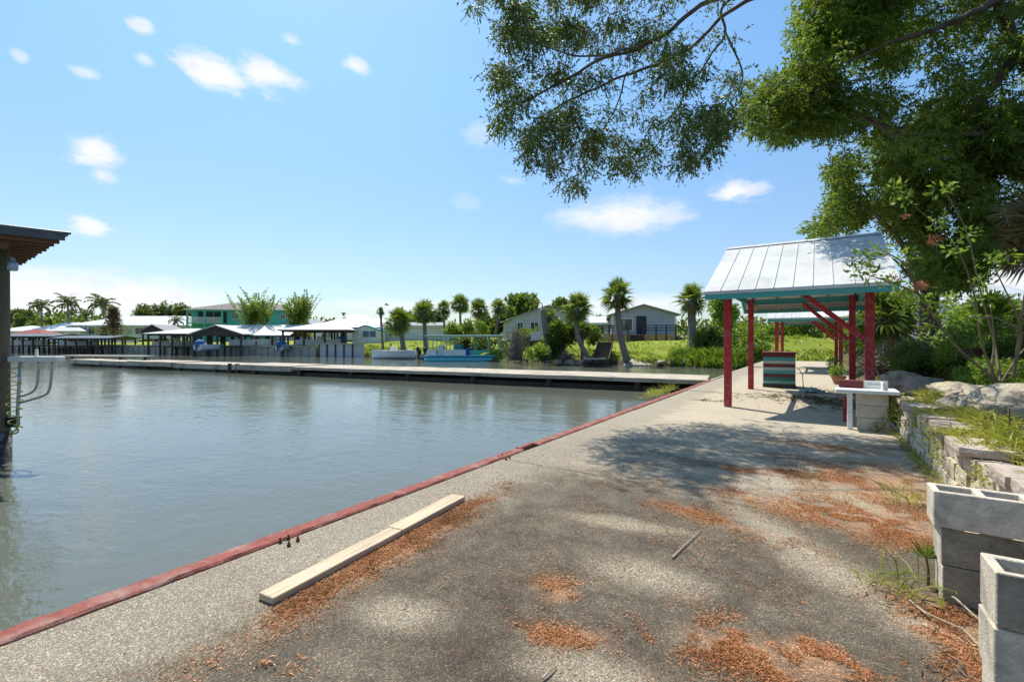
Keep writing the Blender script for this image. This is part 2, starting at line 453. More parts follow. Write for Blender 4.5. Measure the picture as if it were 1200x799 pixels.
# canal bed and water
def water_material():
    m, t, b, co = newmat('canal_water')
    b.inputs['Base Color'].default_value = (.112, .122, .096, 1)
    b.inputs['Roughness'].default_value = .06
    b.inputs['IOR'].default_value = 1.38
    c1 = t.scale(co, (1.0, 1.6, 1))
    w1 = t.noise(c1, .9, 3, .5, .4)
    w2 = t.noise(c1, 4.2, 3, .55, .6)
    w3 = t.noise(c1, 14, 2, .5, .3)
    big = t.noise(co, .12, 3, .5)
    calm = t.ramp(big, [(.35, .35), (.65, 1.0)])
    h = t.m('ADD', t.m('MULTIPLY', w1, .9), t.m('MULTIPLY', w2, .42))
    h = t.m('ADD', h, t.m('MULTIPLY', w3, .06))
    h = t.m('MULTIPLY', h, calm)
    t.nt.links.new(t.bump(h, .42, .055), b.inputs['Normal'])
    return m
M['water'] = water_material()
mb = MB(); mb.add([(-900, -400, WATER), (-3.29, -400, WATER), (-3.29, 60, WATER), (-900, 60, WATER)], [(0, 1, 2, 3)])
tag(mb.build('water', M['water']), kind='structure')
mb = MB(); mb.add([(-950, -450, -2.6), (950, -450, -2.6), (950, 950, -2.6), (-950, 950, -2.6)], [(0, 1, 2, 3)])
tag(mb.build('ground', M['soil']), kind='structure')

# ------------------------------------------------------------------ pavement
def pavement_material():
    m, t, b, co = newmat('exposed_aggregate')
    sep = t.node('ShaderNodeSeparateXYZ'); t.nt.links.new(co, sep.inputs[0])
    X, Y = sep.outputs[0], sep.outputs[1]
    nC = t.noise(co, 9, 5, .7)
    def ell(cx, cy, rx, ry, rot=0.0, n=None, w=.5):
        dx = t.m('SUBTRACT', X, cx); dy = t.m('SUBTRACT', Y, cy)
        c, s = math.cos(rot), math.sin(rot)
        u = t.m('DIVIDE', t.m('ADD', t.m('MULTIPLY', dx, c), t.m('MULTIPLY', dy, s)), rx)
        v = t.m('DIVIDE', t.m('SUBTRACT', t.m('MULTIPLY', dy, c), t.m('MULTIPLY', dx, s)), ry)
        r = t.m('SQRT', t.m('ADD', t.m('MULTIPLY', u, u), t.m('MULTIPLY', v, v)))
        if n is not None:
            r = t.m('ADD', r, t.m('MULTIPLY', t.m('SUBTRACT', n, .5), w * 3.6))
            r = t.m('ADD', r, t.m('MULTIPLY', t.m('SUBTRACT', nC, .5), 1.3))
        return t.step(r, 1.5, .25)
    nA = t.noise(co, .9, 7, .65, .4); nB = t.noise(co, 2.6, 6, .68, .3); nC = t.noise(co, 9, 5, .7)
    nW = t.m('ADD', t.m('MULTIPLY', nA, .5), t.m('MULTIPLY', nB, .5))
    # dark tone: stained near slab, plus soft bands across the middle
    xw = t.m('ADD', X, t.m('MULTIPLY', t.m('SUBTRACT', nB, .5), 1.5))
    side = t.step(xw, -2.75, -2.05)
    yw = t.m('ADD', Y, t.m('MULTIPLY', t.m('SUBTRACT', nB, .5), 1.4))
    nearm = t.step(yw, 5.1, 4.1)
    dark_mask = t.m('MULTIPLY', side, nearm)
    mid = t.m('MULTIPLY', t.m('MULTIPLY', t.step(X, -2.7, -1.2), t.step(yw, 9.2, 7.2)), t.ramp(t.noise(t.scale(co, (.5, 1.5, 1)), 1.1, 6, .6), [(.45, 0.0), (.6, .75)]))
    dark_mask = t.m('MAXIMUM', dark_mask, mid)
    dark_mask = t.m('MULTIPLY', dark_mask, t.ramp(nW, [(.34, 1.0), (.62, .66)]))
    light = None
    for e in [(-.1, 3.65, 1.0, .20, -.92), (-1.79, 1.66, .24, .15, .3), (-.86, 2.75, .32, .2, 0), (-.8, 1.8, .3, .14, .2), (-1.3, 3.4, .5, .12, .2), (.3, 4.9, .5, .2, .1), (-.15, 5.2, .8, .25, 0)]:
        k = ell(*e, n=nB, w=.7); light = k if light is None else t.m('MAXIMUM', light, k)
    dark_mask = t.m('MULTIPLY', dark_mask, t.m('SUBTRACT', 1.0, t.m('MULTIPLY', light, .8)))
    # sheets of colour
    base = t.mix(t.ramp(nW, [(.35, 0.0), (.65, 1.0)]), (.27, .232, .170), (.39, .34, .250))
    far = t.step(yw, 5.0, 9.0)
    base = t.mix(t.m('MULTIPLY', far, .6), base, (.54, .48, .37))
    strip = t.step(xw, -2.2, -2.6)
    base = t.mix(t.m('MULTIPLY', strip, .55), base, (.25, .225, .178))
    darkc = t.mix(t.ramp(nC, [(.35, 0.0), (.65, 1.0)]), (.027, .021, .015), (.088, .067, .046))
    col = t.mix(dark_mask, base, darkc)
    # orange dust under the needle drifts
    dust = None
    for e in DUST:
        k = ell(*e, n=nB, w=.75); dust = k if dust is None else t.m('MAXIMUM', dust, k)
    dust = t.m('MULTIPLY', dust, t.ramp(nC, [(.38, .15), (.6, .8)]))
    col = t.mix(dust, col, (.42, .22, .11))
    # aggregate
    v1 = t.node('ShaderNodeTexVoronoi'); t.nt.links.new(co, v1.inputs['Vector']); v1.inputs['Scale'].default_value = 170
    sc_ = t.node('ShaderNodeSeparateColor'); t.nt.links.new(v1.outputs['Color'], sc_.inputs[0])
    rv = sc_.outputs[0]
    k = t.ramp(rv, [(0.0, .5), (.35, .78), (.72, 1.04), (.9, 1.5), (1.0, 2.3)])
    amt = t.m('MULTIPLY_ADD', t.m('MULTIPLY', t.step(Y, 9.0, 3.5), 1.0), .75, .2)
    k2 = t.mix(amt, (1, 1, 1), k)
    col = t.mix(1.0, col, k2, 'MULTIPLY')
    tint = t.ramp(sc_.outputs[1], [(.0, (1.1, .93, .82)), (.5, (1, 1, 1)), (1.0, (.92, 1.0, 1.06))])
    col = t.mix(1.0, col, tint, 'MULTIPLY')
    fine = t.noise(co, 320, 2, .6)
    col = t.mix(t.ramp(fine, [(.35, .5), (.5, 0.0)]), col, (.05, .045, .04))
    # hairline cracks
    vd = t.node('ShaderNodeTexVoronoi', feature='DISTANCE_TO_EDGE')
    dn = t.node('ShaderNodeVectorMath', operation='ADD'); t.nt.links.new(co, dn.inputs[0])
    t.nt.links.new(t.scale(t.noise(co, 1.6, 5, .6, out=1), (.5, .5, 0)), dn.inputs[1])
    t.nt.links.new(dn.outputs[0], vd.inputs['Vector']); vd.inputs['Scale'].default_value = .33
    crack = t.step(vd.outputs['Distance'], .0018, .0005)
    col = t.mix(t.m('MULTIPLY', crack, .45), col, (.05, .045, .04))
    t.nt.links.new(col, b.inputs['Base Color']); b.inputs['Roughness'].default_value = .92
    b.inputs['Specular IOR Level'].default_value = .25
    hh = t.m('ADD', t.m('MULTIPLY', v1.outputs['Distance'], -.6), t.m('MULTIPLY', nC, .8))
    hh = t.m('SUBTRACT', hh, t.m('MULTIPLY', crack, 1.5))
    t.nt.links.new(t.bump(hh, .6, .008), b.inputs['Normal'])
    return m

# drifts of fallen needles: (cx, cy, rx, ry, rot)
DUST = [(.42, 5.75, .52, .75, .25), (.45, 4.55, .5, .42, .1), (-.15, 4.55, .7, .22, -.35), (-.55, 5.6, .32, .14, .2),
        (-.30, 2.33, .26, .15, .25), (-.02, 2.45, .16, .16, 0), (-2.36, 2.3, .13, 1.05, .1), (.55, 3.0, .16, .42, .15),
        (-1.24, 2.30, .13, .11, 0), (-1.02, 1.95, .2, .08, .4), (.1, 7.3, .6, .3, .2), (-.75, 3.9, .5, .12, -.3)]
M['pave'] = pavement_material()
XE, XI, XR = -3.27, -3.13, 1.06
joints = [-8, -3.2, .1, 4.5, 9.15, 13.6, 18.2, 22.6, 27.4, 32, 36.6]
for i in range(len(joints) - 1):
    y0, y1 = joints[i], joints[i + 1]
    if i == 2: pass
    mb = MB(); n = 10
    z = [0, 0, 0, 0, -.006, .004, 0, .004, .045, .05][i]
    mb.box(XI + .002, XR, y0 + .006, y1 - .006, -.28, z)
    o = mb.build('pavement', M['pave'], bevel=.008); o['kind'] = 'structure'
mb = MB(); mb.box(XI + .004, XR - .01, -8, 36.6, -.4, -.285)
tag(mb.build('pavement_bed', M['soil']), kind='structure')

# red painted kerb, cracked in one place
def rough_bar(name, x0, x1, y0, y1, z0, z1, mat, step=.035, amp=.006, parent=None, seed=0.0):
    """long bar along Y with chipped edges"""
    n = max(2, int((y1 - y0) / step)); prof = [(x0, z0), (x0, z1 - .012), (x0 + .014, z1), (x1 - .014, z1), (x1, z1 - .012), (x1, z0)]
    vs = []; fs = []
    for i in range(n + 1):
        y = y0 + (y1 - y0) * i / n
        for k, (x, zz) in enumerate(prof):
            a = amp if k in (1, 2, 3, 4) else 0
            nx = mnoise.noise(Vector((y * 9, k * 3.7 + seed, 0))) * a * 1.3 + mnoise.noise(Vector((y * 1.1, seed, 5))) * .003
            nz = mnoise.noise(Vector((y * 11, k * 2.1 + seed, 9))) * a
            vs.append((x + nx, y, zz + nz))
    m = len(prof)
    for i in range(n):
        for k in range(m - 1): fs.append((i * m + k, i * m + k + 1, (i + 1) * m + k + 1, (i + 1) * m + k))
    fs.append(tuple(range(m - 1, -1, -1))); fs.append(tuple(n * m + k for k in range(m)))
    mb = MB(); mb.add(vs, [f[::-1] for f in fs])
    return mb.build(name, mat, parent)
M['redkerb'] = surf('faded_red_kerb', (.28, .088, .068), (.20, .062, .047), 3, .95, 70, .9, .008, dirt=(.34, .24, .20), dirt_amt=.7, dirt_scale=4, fine=.5)
for (a, b_, xa) in [(-8, .1, XE), (.106, 4.49, XE), (4.5, 4.98, XE), (5.34, 11.2, XE), (11.206, 17.6, XE), (21, 36.6, XE)]:
    o = rough_bar('kerb', xa, XI, a, b_, -.42, .018, M['redkerb' if a < 20 else 'conc'], seed=a); o['kind'] = 'structure'
o = rough_bar('kerb', XE, XE + .07, 4.984, 5.336, -.42, .028, M['redkerb'], seed=2.2); o['kind'] = 'structure'
o = rough_bar('kerb', XE + .072, XI, 4.984, 5.336, -.42, -.11, M['concdark'], seed=3.2); o['kind'] = 'structure'
mb = MB(); mb.box(-3.28, -3.2, 17.602, 20.998, -.42, .0)
tag(mb.build('kerb', M['conc']), kind='structure')
mb = MB(); mb.box(-3.275, -2.9, -8, 36.6, -3.0, -.425)
o = mb.build('seawall', M['concdark']); tag(o, 'dark concrete seawall below the red painted edge of the paving', 'seawall')

# anchor bolts
def bolt(px, py, label, grp):
    p = G(px, py)
    t = thing('anchor_bolt', label, 'bolt', p, random.random(), grp)
    MB().tube([(0, 0, -.02), (0, 0, .038)], .007, 8).build('shank', M['rust'], t)
    MB().tube([(0, 0, .006), (0, 0, .018)], .014, 6).build('nut', M['rust'], t)
for (x, y, w) in [(328.5, 636, 'leftmost of the four by the timbers'), (338, 632, 'farthest of the four by the timbers'), (338.5, 640, 'nearest of the four by the timbers'), (349, 634, 'rightmost of the four by the timbers')]:
    bolt(x, y, 'rusty anchor bolt standing by the red kerb, ' + w, 'anchor bolts along the kerb')
for (x, y, w) in [(584.5, 537.5, 'leftmost of the four by the broken kerb'), (588.5, 535.5, 'second from left of the four by the broken kerb'), (593, 539, 'third from left of the four by the broken kerb'), (597, 537, 'rightmost of the four by the broken kerb')]:
    bolt(x, y, 'rusty anchor bolt, ' + w, 'anchor bolts along the kerb')

# ------------------------------------------------------------------ timbers
def timber(name, label, p0, p1, w, h):
    p0, p1 = Vector(p0), Vector(p1); L = (p1 - p0).length
    rot = math.atan2(-(p1.x - p0.x), p1.y - p0.y)
    n = 24; vs = []; fs = []
    for i in range(n + 1):
        y = L * i / n
        for (x, z) in ((-w / 2, 0), (w / 2, 0), (w / 2, h), (-w / 2, h)):
            vs.append((x + mnoise.noise(Vector((y * 3, x * 9, z * 9))) * .004, y, z + .002 + (mnoise.noise(Vector((y * 2.5, x * 5, 4))) * .004 if z > 0 else 0)))
    for i in range(n):
        for k in range(4): fs.append((i * 4 + k, i * 4 + (k + 1) % 4, (i + 1) * 4 + (k + 1) % 4, (i + 1) * 4 + k))
    fs.append((3, 2, 1, 0)); fs.append((n * 4, n * 4 + 1, n * 4 + 2, n * 4 + 3))
    mb = MB(); mb.add(vs, [f[::-1] for f in fs])
    o = mb.build(name, M['wood'], None, bevel=.004, loc=p0); o.rotation_euler.z = rot
    return tag(o, label, 'timber', 'timbers lying by the kerb')
timber('timber', 'long weathered pale timber lying on the paving, nearer of two', (-2.462, 1.32, 0), (-2.556, 2.31, 0), .122, .040)
timber('timber', 'shorter weathered timber lying end to end beyond the longer one', (-2.562, 2.313, 0), (-2.648, 3.12, 0), .140, .042)

# ------------------------------------------------------------------ concrete blocks
def cmu_mesh():
    xs = [0, .032, .178, .212, .358, .39]; ys = [0, .032, .158, .19]; H = .19
    solid = lambda i, j: 0 <= i < 5 and 0 <= j < 3 and not (j == 1 and i in (1, 3))
    idx = {}; vs = []; fs = []
    def V(i, j, z):
        k = (i, j, z)
        if k not in idx: idx[k] = len(vs); vs.append((xs[i], ys[j], z))
        return idx[k]
    for i in range(5):
        for j in range(3):
            if not solid(i, j): continue
            fs.append((V(i, j, H), V(i + 1, j, H), V(i + 1, j + 1, H), V(i, j + 1, H)))
            fs.append((V(i, j + 1, 0), V(i + 1, j + 1, 0), V(i + 1, j, 0), V(i, j, 0)))
            for (di, dj, a, b_) in ((-1, 0, (i, j + 1), (i, j)), (1, 0, (i + 1, j), (i + 1, j + 1)), (0, -1, (i, j), (i + 1, j)), (0, 1, (i + 1, j + 1), (i, j + 1))):
                if not solid(i + di, j + dj): fs.append((V(*a, 0), V(*b_, 0), V(*b_, H), V(*a, H)))
    mb = MB(); mb.add(vs, fs); return mb
proto = cmu_mesh().build('concrete_block', M['cmu'], bevel=.004)
first = True
def block(x, y, z, rot, label, grp, mat='cmu'):
    global first
    o = proto if first else proto.copy()
    if not first: COL.objects.link(o)
    first = False
    o.location = (x, y, z); o.rotation_euler.z = rot
    tag(o, label, 'concrete block', grp)
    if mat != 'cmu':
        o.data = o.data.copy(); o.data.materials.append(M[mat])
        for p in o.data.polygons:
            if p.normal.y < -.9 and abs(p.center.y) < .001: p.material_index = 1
    return o
g1 = 'blocks of the two stacks at the right edge'
block(.515, 3.34, .40, 0, 'grey two-core concrete block on top of the farther stack', g1)
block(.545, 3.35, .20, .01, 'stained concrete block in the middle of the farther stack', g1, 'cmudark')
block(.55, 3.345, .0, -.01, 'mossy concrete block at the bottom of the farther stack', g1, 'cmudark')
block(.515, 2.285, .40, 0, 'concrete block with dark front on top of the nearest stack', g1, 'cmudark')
block(.512, 2.29, .20, .005, 'concrete block in the middle of the nearest stack', g1)
block(.52, 2.285, .0, 0, 'concrete block at the bottom of the nearest stack', g1)
g2 = 'blocks carrying the white table top'
for z, w in ((.0, 'bottom'), (.195, 'middle'), (.39, 'top')):
    block(.50, 9.1, z, R(2) * (1 if z else -1), 'concrete block, %s one of the pedestal under the white table top' % w, g2)

# table on the blocks
t = thing('outdoor_table', 'white slab table on a concrete block pedestal beside the red post', 'table', (.25, 9.02, .582))
MB().box(-.03, .76, -.06, .62, .0, .055).build('table_top', M['white'], t, bevel=.006)
MB().box(.12, .19, .02, .09, -.58, -.002).build('leg', M['white'], t, bevel=.004)
MB().box(.1, .18, .9, .98, -.62, -.15).build('brace_leg', M['red'], t, bevel=.004)
MB().box(.56, .585, .05, .6, .057, .17).build('side_guard', M['white'], t, bevel=.003)
mb = MB(); mb.box(0, .32, .0, .16, 0, .12)
o = mb.build('wooden_box', M['potred'], bevel=.006, loc=(.27, 9.3, .64)); tag(o, 'low dark red wooden box on the left of the white table top', 'box')
t = thing('small_sign', 'small white board leaning on the white table top between box and post', 'sign', (.60, 9.32, .639))
MB().box(0, .30, 0, .02, 0, .125).build('board', M['white'], t, bevel=.003)
mb = MB()
for k, (x, w) in enumerate([(.045, .025), (.08, .03), (.12, .022), (.15, .03), (.19, .026), (.225, .03)]):
    mb.box(x, x + w, -.0025, -.0005, .055, .088)
mb.build('faded_lettering', surf('faded_grey_ink', (.45, .47, .50), None, 30, .8, 20, 0), t)

# ------------------------------------------------------------------ pavilions
def pavilion():
    t = thing('pavilion', 'nearer red-posted picnic pavilion with white metal gable roof and teal fascia', 'pavilion', (0, 10.8, 0), 0, 'red and teal pavilions along the dock')
    for (x, y) in ((-1.63, 0), (.78, 0), (-1.65, 4.18), (.72, 4.18)):
        MB().box(x - .07, x + .07, y - .07, y + .07, .0, 2.60).build('post', M['red'], t, bevel=.008)
    # beams round the posts
    zb0, zb1 = 2.44, 2.60
    MB().box(-1.80, 1.0, -.115, -.073, zb0, zb1).build('beam', M['teal'], t, bevel=.004)
    MB().box(-1.80, 1.0, 4.253, 4.295, zb0, zb1).build('beam', M['teal'], t, bevel=.004)
    MB().box(-1.745, -1.705, -.07, 4.25, zb0, zb1).build('beam', M['teal'], t, bevel=.004)
    MB().box(.853, .893, -.07, 4.25, zb0, zb1).build('beam', M['teal'], t, bevel=.004)
    x0, x1 = -1.96, 1.137
    ye, yr, yb = -.82, 2.1, 5.0
    ze, zr = 2.40, 3.76
    sl = (zr - ze) / (yr - ye)
    def zat(y): return zr - abs(y - yr) * ((zr - ze) / (yr - ye) if y < yr else (zr - ze) / (yb - yr))
    th = .02
    q1 = [(x0, ye, ze), (x1, ye, ze), (x1, yr, zr), (x0, yr, zr)]
    q2 = [(x0, yr, zr), (x1, yr, zr), (x1, yb, ze), (x0, yb, ze)]
    roof = MB().slab(q1, th).slab(q2, th).build('roof', M['roofwhite'], t)
    sm = MB()
    for k in range(1, 10):
        x = x0 + (x1 - x0) * k / 10
        for (ya, yb_) in ((ye, yr), (yr, yb)):
            sm.beam((x, ya, zat(ya) + .008), (x, yb_, zat(yb_) + .008), .012, .016)
    sm.build('standing_seam', M['seam'], roof)
    cap = MB().slab([(x0 - .01, yr - .12, zat(yr - .12) + .026), (x1 + .01, yr - .12, zat(yr - .12) + .026), (x1 + .01, yr, zr + .03), (x0 - .01, yr, zr + .03)], .006)
    cap.slab([(x0 - .01, yr, zr + .03), (x1 + .01, yr, zr + .03), (x1 + .01, yr + .12, zat(yr + .12) + .026), (x0 - .01, yr + .12, zat(yr + .12) + .026)], .006)
    cap.build('ridge_cap', M['seam'], roof)
    # fascia: white metal lip over teal board
    MB().box(x0 + .004, x1 - .004, ye - .004, ye + .012, ze - .062, ze - .021).build('drip_edge', M['roofwhite'], roof)
    MB().box(x0 + .02, x1 - .02, ye + .014, ye + .05, ze - .165, ze - .026).build('fascia', M['teal'], t, bevel=.003)
    MB().box(x0 + .02, x1 - .02, yb - .05, yb - .014, ze - .165, ze - .026).build('fascia', M['teal'], t, bevel=.003)
    for x in (x0 + .03, x1 - .07):
        for (ya, yb_) in ((ye + .06, yr), (yb - .06, yr)):
            MB().beam((x + .02, ya, zat(ya) - .095), (x + .02, yb_, zat(yb_) - .095), .036, .13).build('fascia', M['teal'], t)
    for k in range(5):
        x = x0 + .35 + (x1 - x0 - .7) * k / 4
        for (ya, yb_) in ((ye + .07, yr - .02), (yb - .07, yr + .02)):
            MB().beam((x, ya, zat(ya) - .085), (x, yb_, zat(yb_) - .085), .045, .12).build('rafter', M['rafter'], t)
    for y in (.0, 4.18):
        MB().box(-1.55, .70, y - .02, y + .02, 2.31, 2.42).build('tie_board', M['rafter'], t)
    # diagonal braces on the right-hand posts
    for y, xp in ((-.005, .70), (4.175, .64)):
        MB().beam((-.36, y, 2.42), (xp, y, 1.44), .09, .14, up=(0, 1, 0)).build('brace', M['red'], t, bevel=.006)
    return t
pav = pavilion()
p2 = copy_tree(pav); p2.location.y = 24.5; p2.location.z = .02
p2['label'] = 'farther red-posted pavilion half hidden behind the striped box'

# striped bin box
t = thing('plank_bin', 'square bin of teal, white and maroon horizontal planks', 'bin', (-1.02, 16.3, 0), R(3))
cols = ['potred', 'teal', 'stripewhite', 'potred', 'stripewhite', 'teal', 'potred', 'tealdark', 'stripeteal']
M['stripewhite'] = surf('faded_white_plank', (.42, .50, .47), (.33, .41, .38), 3, .85, 20, .4, stretch=(.3, 1, 3))
M['tealdark'] = surf('worn_teal_plank', (.035, .21, .20), (.05, .15, .14), 3, .85, 20, .4, stretch=(.3, 1, 3))
M['stripeteal'] = surf('pale_teal_plank', (.24, .44, .41), (.18, .34, .31), 3, .85, 20, .4, stretch=(.3, 1, 3))
hz = np.linspace(.12, 1.02, 10)
for k in range(9):
    zb, zt = hz[8 - k], hz[9 - k] - .006
    mb = MB(); c = cols[k]
    mb.box(-.42, .42, -.42, -.39, zb, zt); mb.box(-.42, .42, .39, .42, zb, zt)
    mb.box(-.42, -.39, -.388, .388, zb, zt); mb.box(.39, .42, -.388, .388, zb, zt)
    mb.build('plank_course', M[c], t, bevel=.004)
MB().box(-.45, .45, -.45, .45, 1.022, 1.07).build('lid', M['potred'], t, bevel=.006)
MB().box(-.385, .385, -.385, .385, .05, 1.0).build('liner', M['darkwood'], t)
MB().box(-.43, .43, -.43, .43, .0, .115).build('base', M['darkwood'], t, bevel=.01)
mb = MB().tube([(.62, -.25, 0), (.6, -.2, .4), (.52, -.15, .55), (.47, -.12, .56)], .012, 6)
mb.build('metal_stake', M['rust'], t)

# pots
def pot(loc, r, h, mat, leafm, label, n=40):
    t = thing('potted_plant', label, 'potted plant', loc)
    MB().lathe([(r * .6, 0), (r * .95, h * .75), (r * 1.05, h * .8), (r * 1.08, h), (r * .95, h), (r * .9, h * .85), (.01, h * .84)], n=20).build('pot', M[mat], t, smooth=False)
    c = np.array([[0, 0, h + r * .7]])
    np_obj('foliage', blob(c, r * 1.1, n * 6, .12, .035, rng), 4, M[leafm], t)
    return t
pot((.52, 18.3, 0), .2, .27, 'terracotta', 'bright', 'round terracotta pot with a yellow green plant by the back red post')
pot((.50, 23.6, 0), .2, .34, 'potred', 'bush', 'dark red pot with a small plant below the farther pavilion')

# ------------------------------------------------------------------ debris on the paving
def flakes(n, cx, cy, rx, ry, rot, L, W, rg, zmax=.02, gauss=True, gate=True):
    u = rg.normal(size=(n, 2)) * .72 if gauss else rg.uniform(-1, 1, size=(n, 2))
    x = u[:, 0] * rx; y = u[:, 1] * ry
    c, s = math.cos(rot), math.sin(rot)
    X = cx + x * c - y * s; Y = cy + x * s + y * c
    k = np.array([mnoise.noise(Vector((a * 3.1, b * 3.1, 1.7))) + .6 * mnoise.noise(Vector((a * 9, b * 9, 4))) for a, b in zip(X, Y)])
    keep = ((k > .30 * rg.random(n) - .12) | (not gate)) & (X < .98) & (X > -3.1)
    X, Y = X[keep], Y[keep]; m = len(X)
    base = np.stack([X, Y, .004 + zmax * rg.random(m) ** 2], 1)
    th = rg.uniform(0, 2 * PI, m)
    d = np.stack([np.cos(th), np.sin(th), rg.normal(size=m) * .18], 1)
    return leaves(base, d, L * (.5 + rg.random(m)), W * (.6 + .8 * rg.random(m)), rg)
lit = []
counts = [17000, 13000, 7000, 3500, 9000, 5000, 9000, 6000, 1800, 1500, 3500, 2600]
for e, n in zip(DUST, counts):
    lit.append(flakes(int(n * 2.3), *e, .016, .0035, rng, .008))
lit.append(flakes(26000, -.5, 3.6, 1.5, 1.9, 0, .016, .004, rng, .005))
lit.append(flakes(5000, -.3, 6.5, 1.6, 3.2, 0, .025, .006, rng, .006))
lit.append(flakes(8000, -2.40, 2.25, .075, .95, .1, .016, .004, rng, .008, False, False))
lit.append(flakes(7000, -2.34, 2.25, .15, .95, .1, .016, .004, rng, .006, True, False))
lit.append(flakes(400, -2.0, 1.05, .14, .05, .5, .03, .006, rng))
o = np_obj('fallen_needles', np.concatenate(lit), 4, M['litter']); tag(o, 'orange drifts of fallen cedar needles on the paving', 'leaf litter', kind='stuff')
deb = [flakes(2500, -.35, 13.1, .9, .7, .2, .12, .012, rng, .06), flakes(1500, .35, 12.3, .5, .8, 0, .12, .012, rng, .07),
       flakes(200, -2.05, 11.6, .3, .12, .2, .10, .012, rng, .02), flakes(500, .2, 15.4, .5, .8, 0, .1, .012, rng, .03),
       flakes(600, .95, 7.3, .07, 1.4, 0, .05, .01, rng, .03), flakes(300, .56, 3.0, .25, .3, 0, .07, .008, rng, .03), flakes(250, -2.33, 2.2, .06, .95, .09, .018, .009, rng, .03)]
bl = bank_pts(5200, 1.2, 4.5, 4.5, 16, h_right, -.3)
deb.append(leaves(bl + np.array([0, 0, .012]), rng.normal(size=(len(bl), 3)) * np.array([1, 1, .25]), .05 * (.5 + rng.random(len(bl))), .018, rng))
o = np_obj('twig_litter', np.concatenate(deb), 4, M['debris']); tag(o, 'brown twigs and dead leaves scattered under the pavilion and on the bank', 'debris', kind='stuff')
# teal rag
vs = []; fs = []
n = 16
for i in range(n):
    for j in range(n):
        x, y = (i / (n - 1) - .5), (j / (n - 1) - .5)
        r = math.hypot(x, y)
        z = .02 + max(0, .13 - r * .22) + .06 * abs(mnoise.noise(Vector((x * 7, y * 7, 2)))) + .03 * mnoise.noise(Vector((x * 17, y * 17, 6)))
        vs.append((x * .55 + .05 * mnoise.noise(Vector((x * 5, y * 5, 8))), y * .45 + .05 * mnoise.noise(Vector((x * 5, y * 5, 11))), max(.005, z)))
for i in range(n - 1):
    for j in range(n - 1): fs.append((i * n + j, (i + 1) * n + j, (i + 1) * n + j + 1, i * n + j + 1))
mb = MB(); mb.add(vs, fs)
o = mb.build('crumpled_cloth', M['tealcloth'], loc=tuple(G(951, 460))); tag(o, 'crumpled faded teal cloth on the paving near the striped bin', 'cloth')
o.modifiers.new('s', 'SOLIDIFY').thickness = .008
M['palestick'] = surf('pale_stick', (.44, .37, .28), (.30, .25, .18), 8, .9, 40, .3)
# fallen sticks
def stick(pts, r, label, mat='palestick'):
    pts = [Vector(p) for p in pts]; c = pts[0].copy()
    n = len(pts)
    o = MB().tube([p - c for p in pts], [r * (1 - .6 * i / (n - 1)) for i in range(n)], 6).build('fallen_stick', M[mat], loc=c)
    tag(o, label, 'stick', 'sticks lying on the paving'); return o
def gl(px, py, z=.012): 
    p = G(px, py); p.z = z; return p
stick([gl(636, 798), gl(644, 790, .02), gl(652, 783)], .006, 'thin pale stick lying at the bottom edge of the photo')
stick([gl(788, 655), gl(800, 643, .015), gl(822, 622)], .006, 'long pale stick lying on the dark stained concrete')
stick([gl(1066, 706), gl(1085, 725, .03), gl(1130, 745, .03), gl(1160, 772)], .007, 'thin brown stick lying in the needles by the block stacks')
stick([gl(1095, 690), gl(1120, 712, .05), gl(1150, 735, .03)], .008, 'short brown stick leaning against the farther block stack')

# ------------------------------------------------------------------ retaining wall, capstones, boulders
def stone_box(mb, x0, x1, y0, y1, z0, z1, amp=.015, n=(2, 5, 3), seed=0.0):
    """a split-face block: subdivided box with displaced faces"""
    nx, ny, nz = n
    idx = {}; vs = []; fs = []
    def V(i, j, k):
        key = (i, j, k)
        if key not in idx:
            p = Vector((x0 + (x1 - x0) * i / nx, y0 + (y1 - y0) * j / ny, z0 + (z1 - z0) * k / nz))
            q = p * 9 + Vector((seed, seed * 2, 0))
            nn = Vector((mnoise.noise(q), mnoise.noise(q + Vector((7, 3, 1))), mnoise.noise(q + Vector((2, 9, 5)))))
            e = sum((i in (0, nx), j in (0, ny), k in (0, nz)))
            c = Vector(((x0 + x1) / 2, (y0 + y1) / 2, (z0 + z1) / 2))
            pull = (c - p) * (.0 if e < 2 else (.03 if e == 2 else .06))
            idx[key] = len(vs); vs.append(p + nn * amp + pull)
        return idx[key]
    for j in range(ny):
        for k in range(nz):
            fs.append((V(0, j, k), V(0, j, k + 1), V(0, j + 1, k + 1), V(0, j + 1, k)))
            fs.append((V(nx, j, k), V(nx, j + 1, k), V(nx, j + 1, k + 1), V(nx, j, k + 1)))
    for i in range(nx):
        for k in range(nz):
            fs.append((V(i, 0, k), V(i + 1, 0, k), V(i + 1, 0, k + 1), V(i, 0, k + 1)))
            fs.append((V(i, ny, k), V(i, ny, k + 1), V(i + 1, ny, k + 1), V(i + 1, ny, k)))
    for i in range(nx):
        for j in range(ny):
            fs.append((V(i, j, 0), V(i, j + 1, 0), V(i + 1, j + 1, 0), V(i + 1, j, 0)))
            fs.append((V(i, j, nz), V(i + 1, j, nz), V(i + 1, j + 1, nz), V(i, j + 1, nz)))
    mb.add(vs, fs)
t = thing('retaining_wall', 'low retaining wall of split-face blocks with pink capstones beside the paving', 'wall', (1.0, 0, 0))
mb = MB()
for c in range(3):
    y = 1.4 + (c % 2) * .2; k = 0
    while y < 9.25:
        L = .40 + .05 * math.sin(k * 2.3 + c)
        stone_box(mb, .012 * c + .01 * math.sin(k * 1.7 + c), .25, y + .006, min(y + L - .006, 9.3), c * .158 - .01, c * .158 + .145, .012, seed=k * 3.1 + c * 17)
        y += L; k += 1
mb.build('wall_face', M['stone'], t)
y = 1.5; k = 0
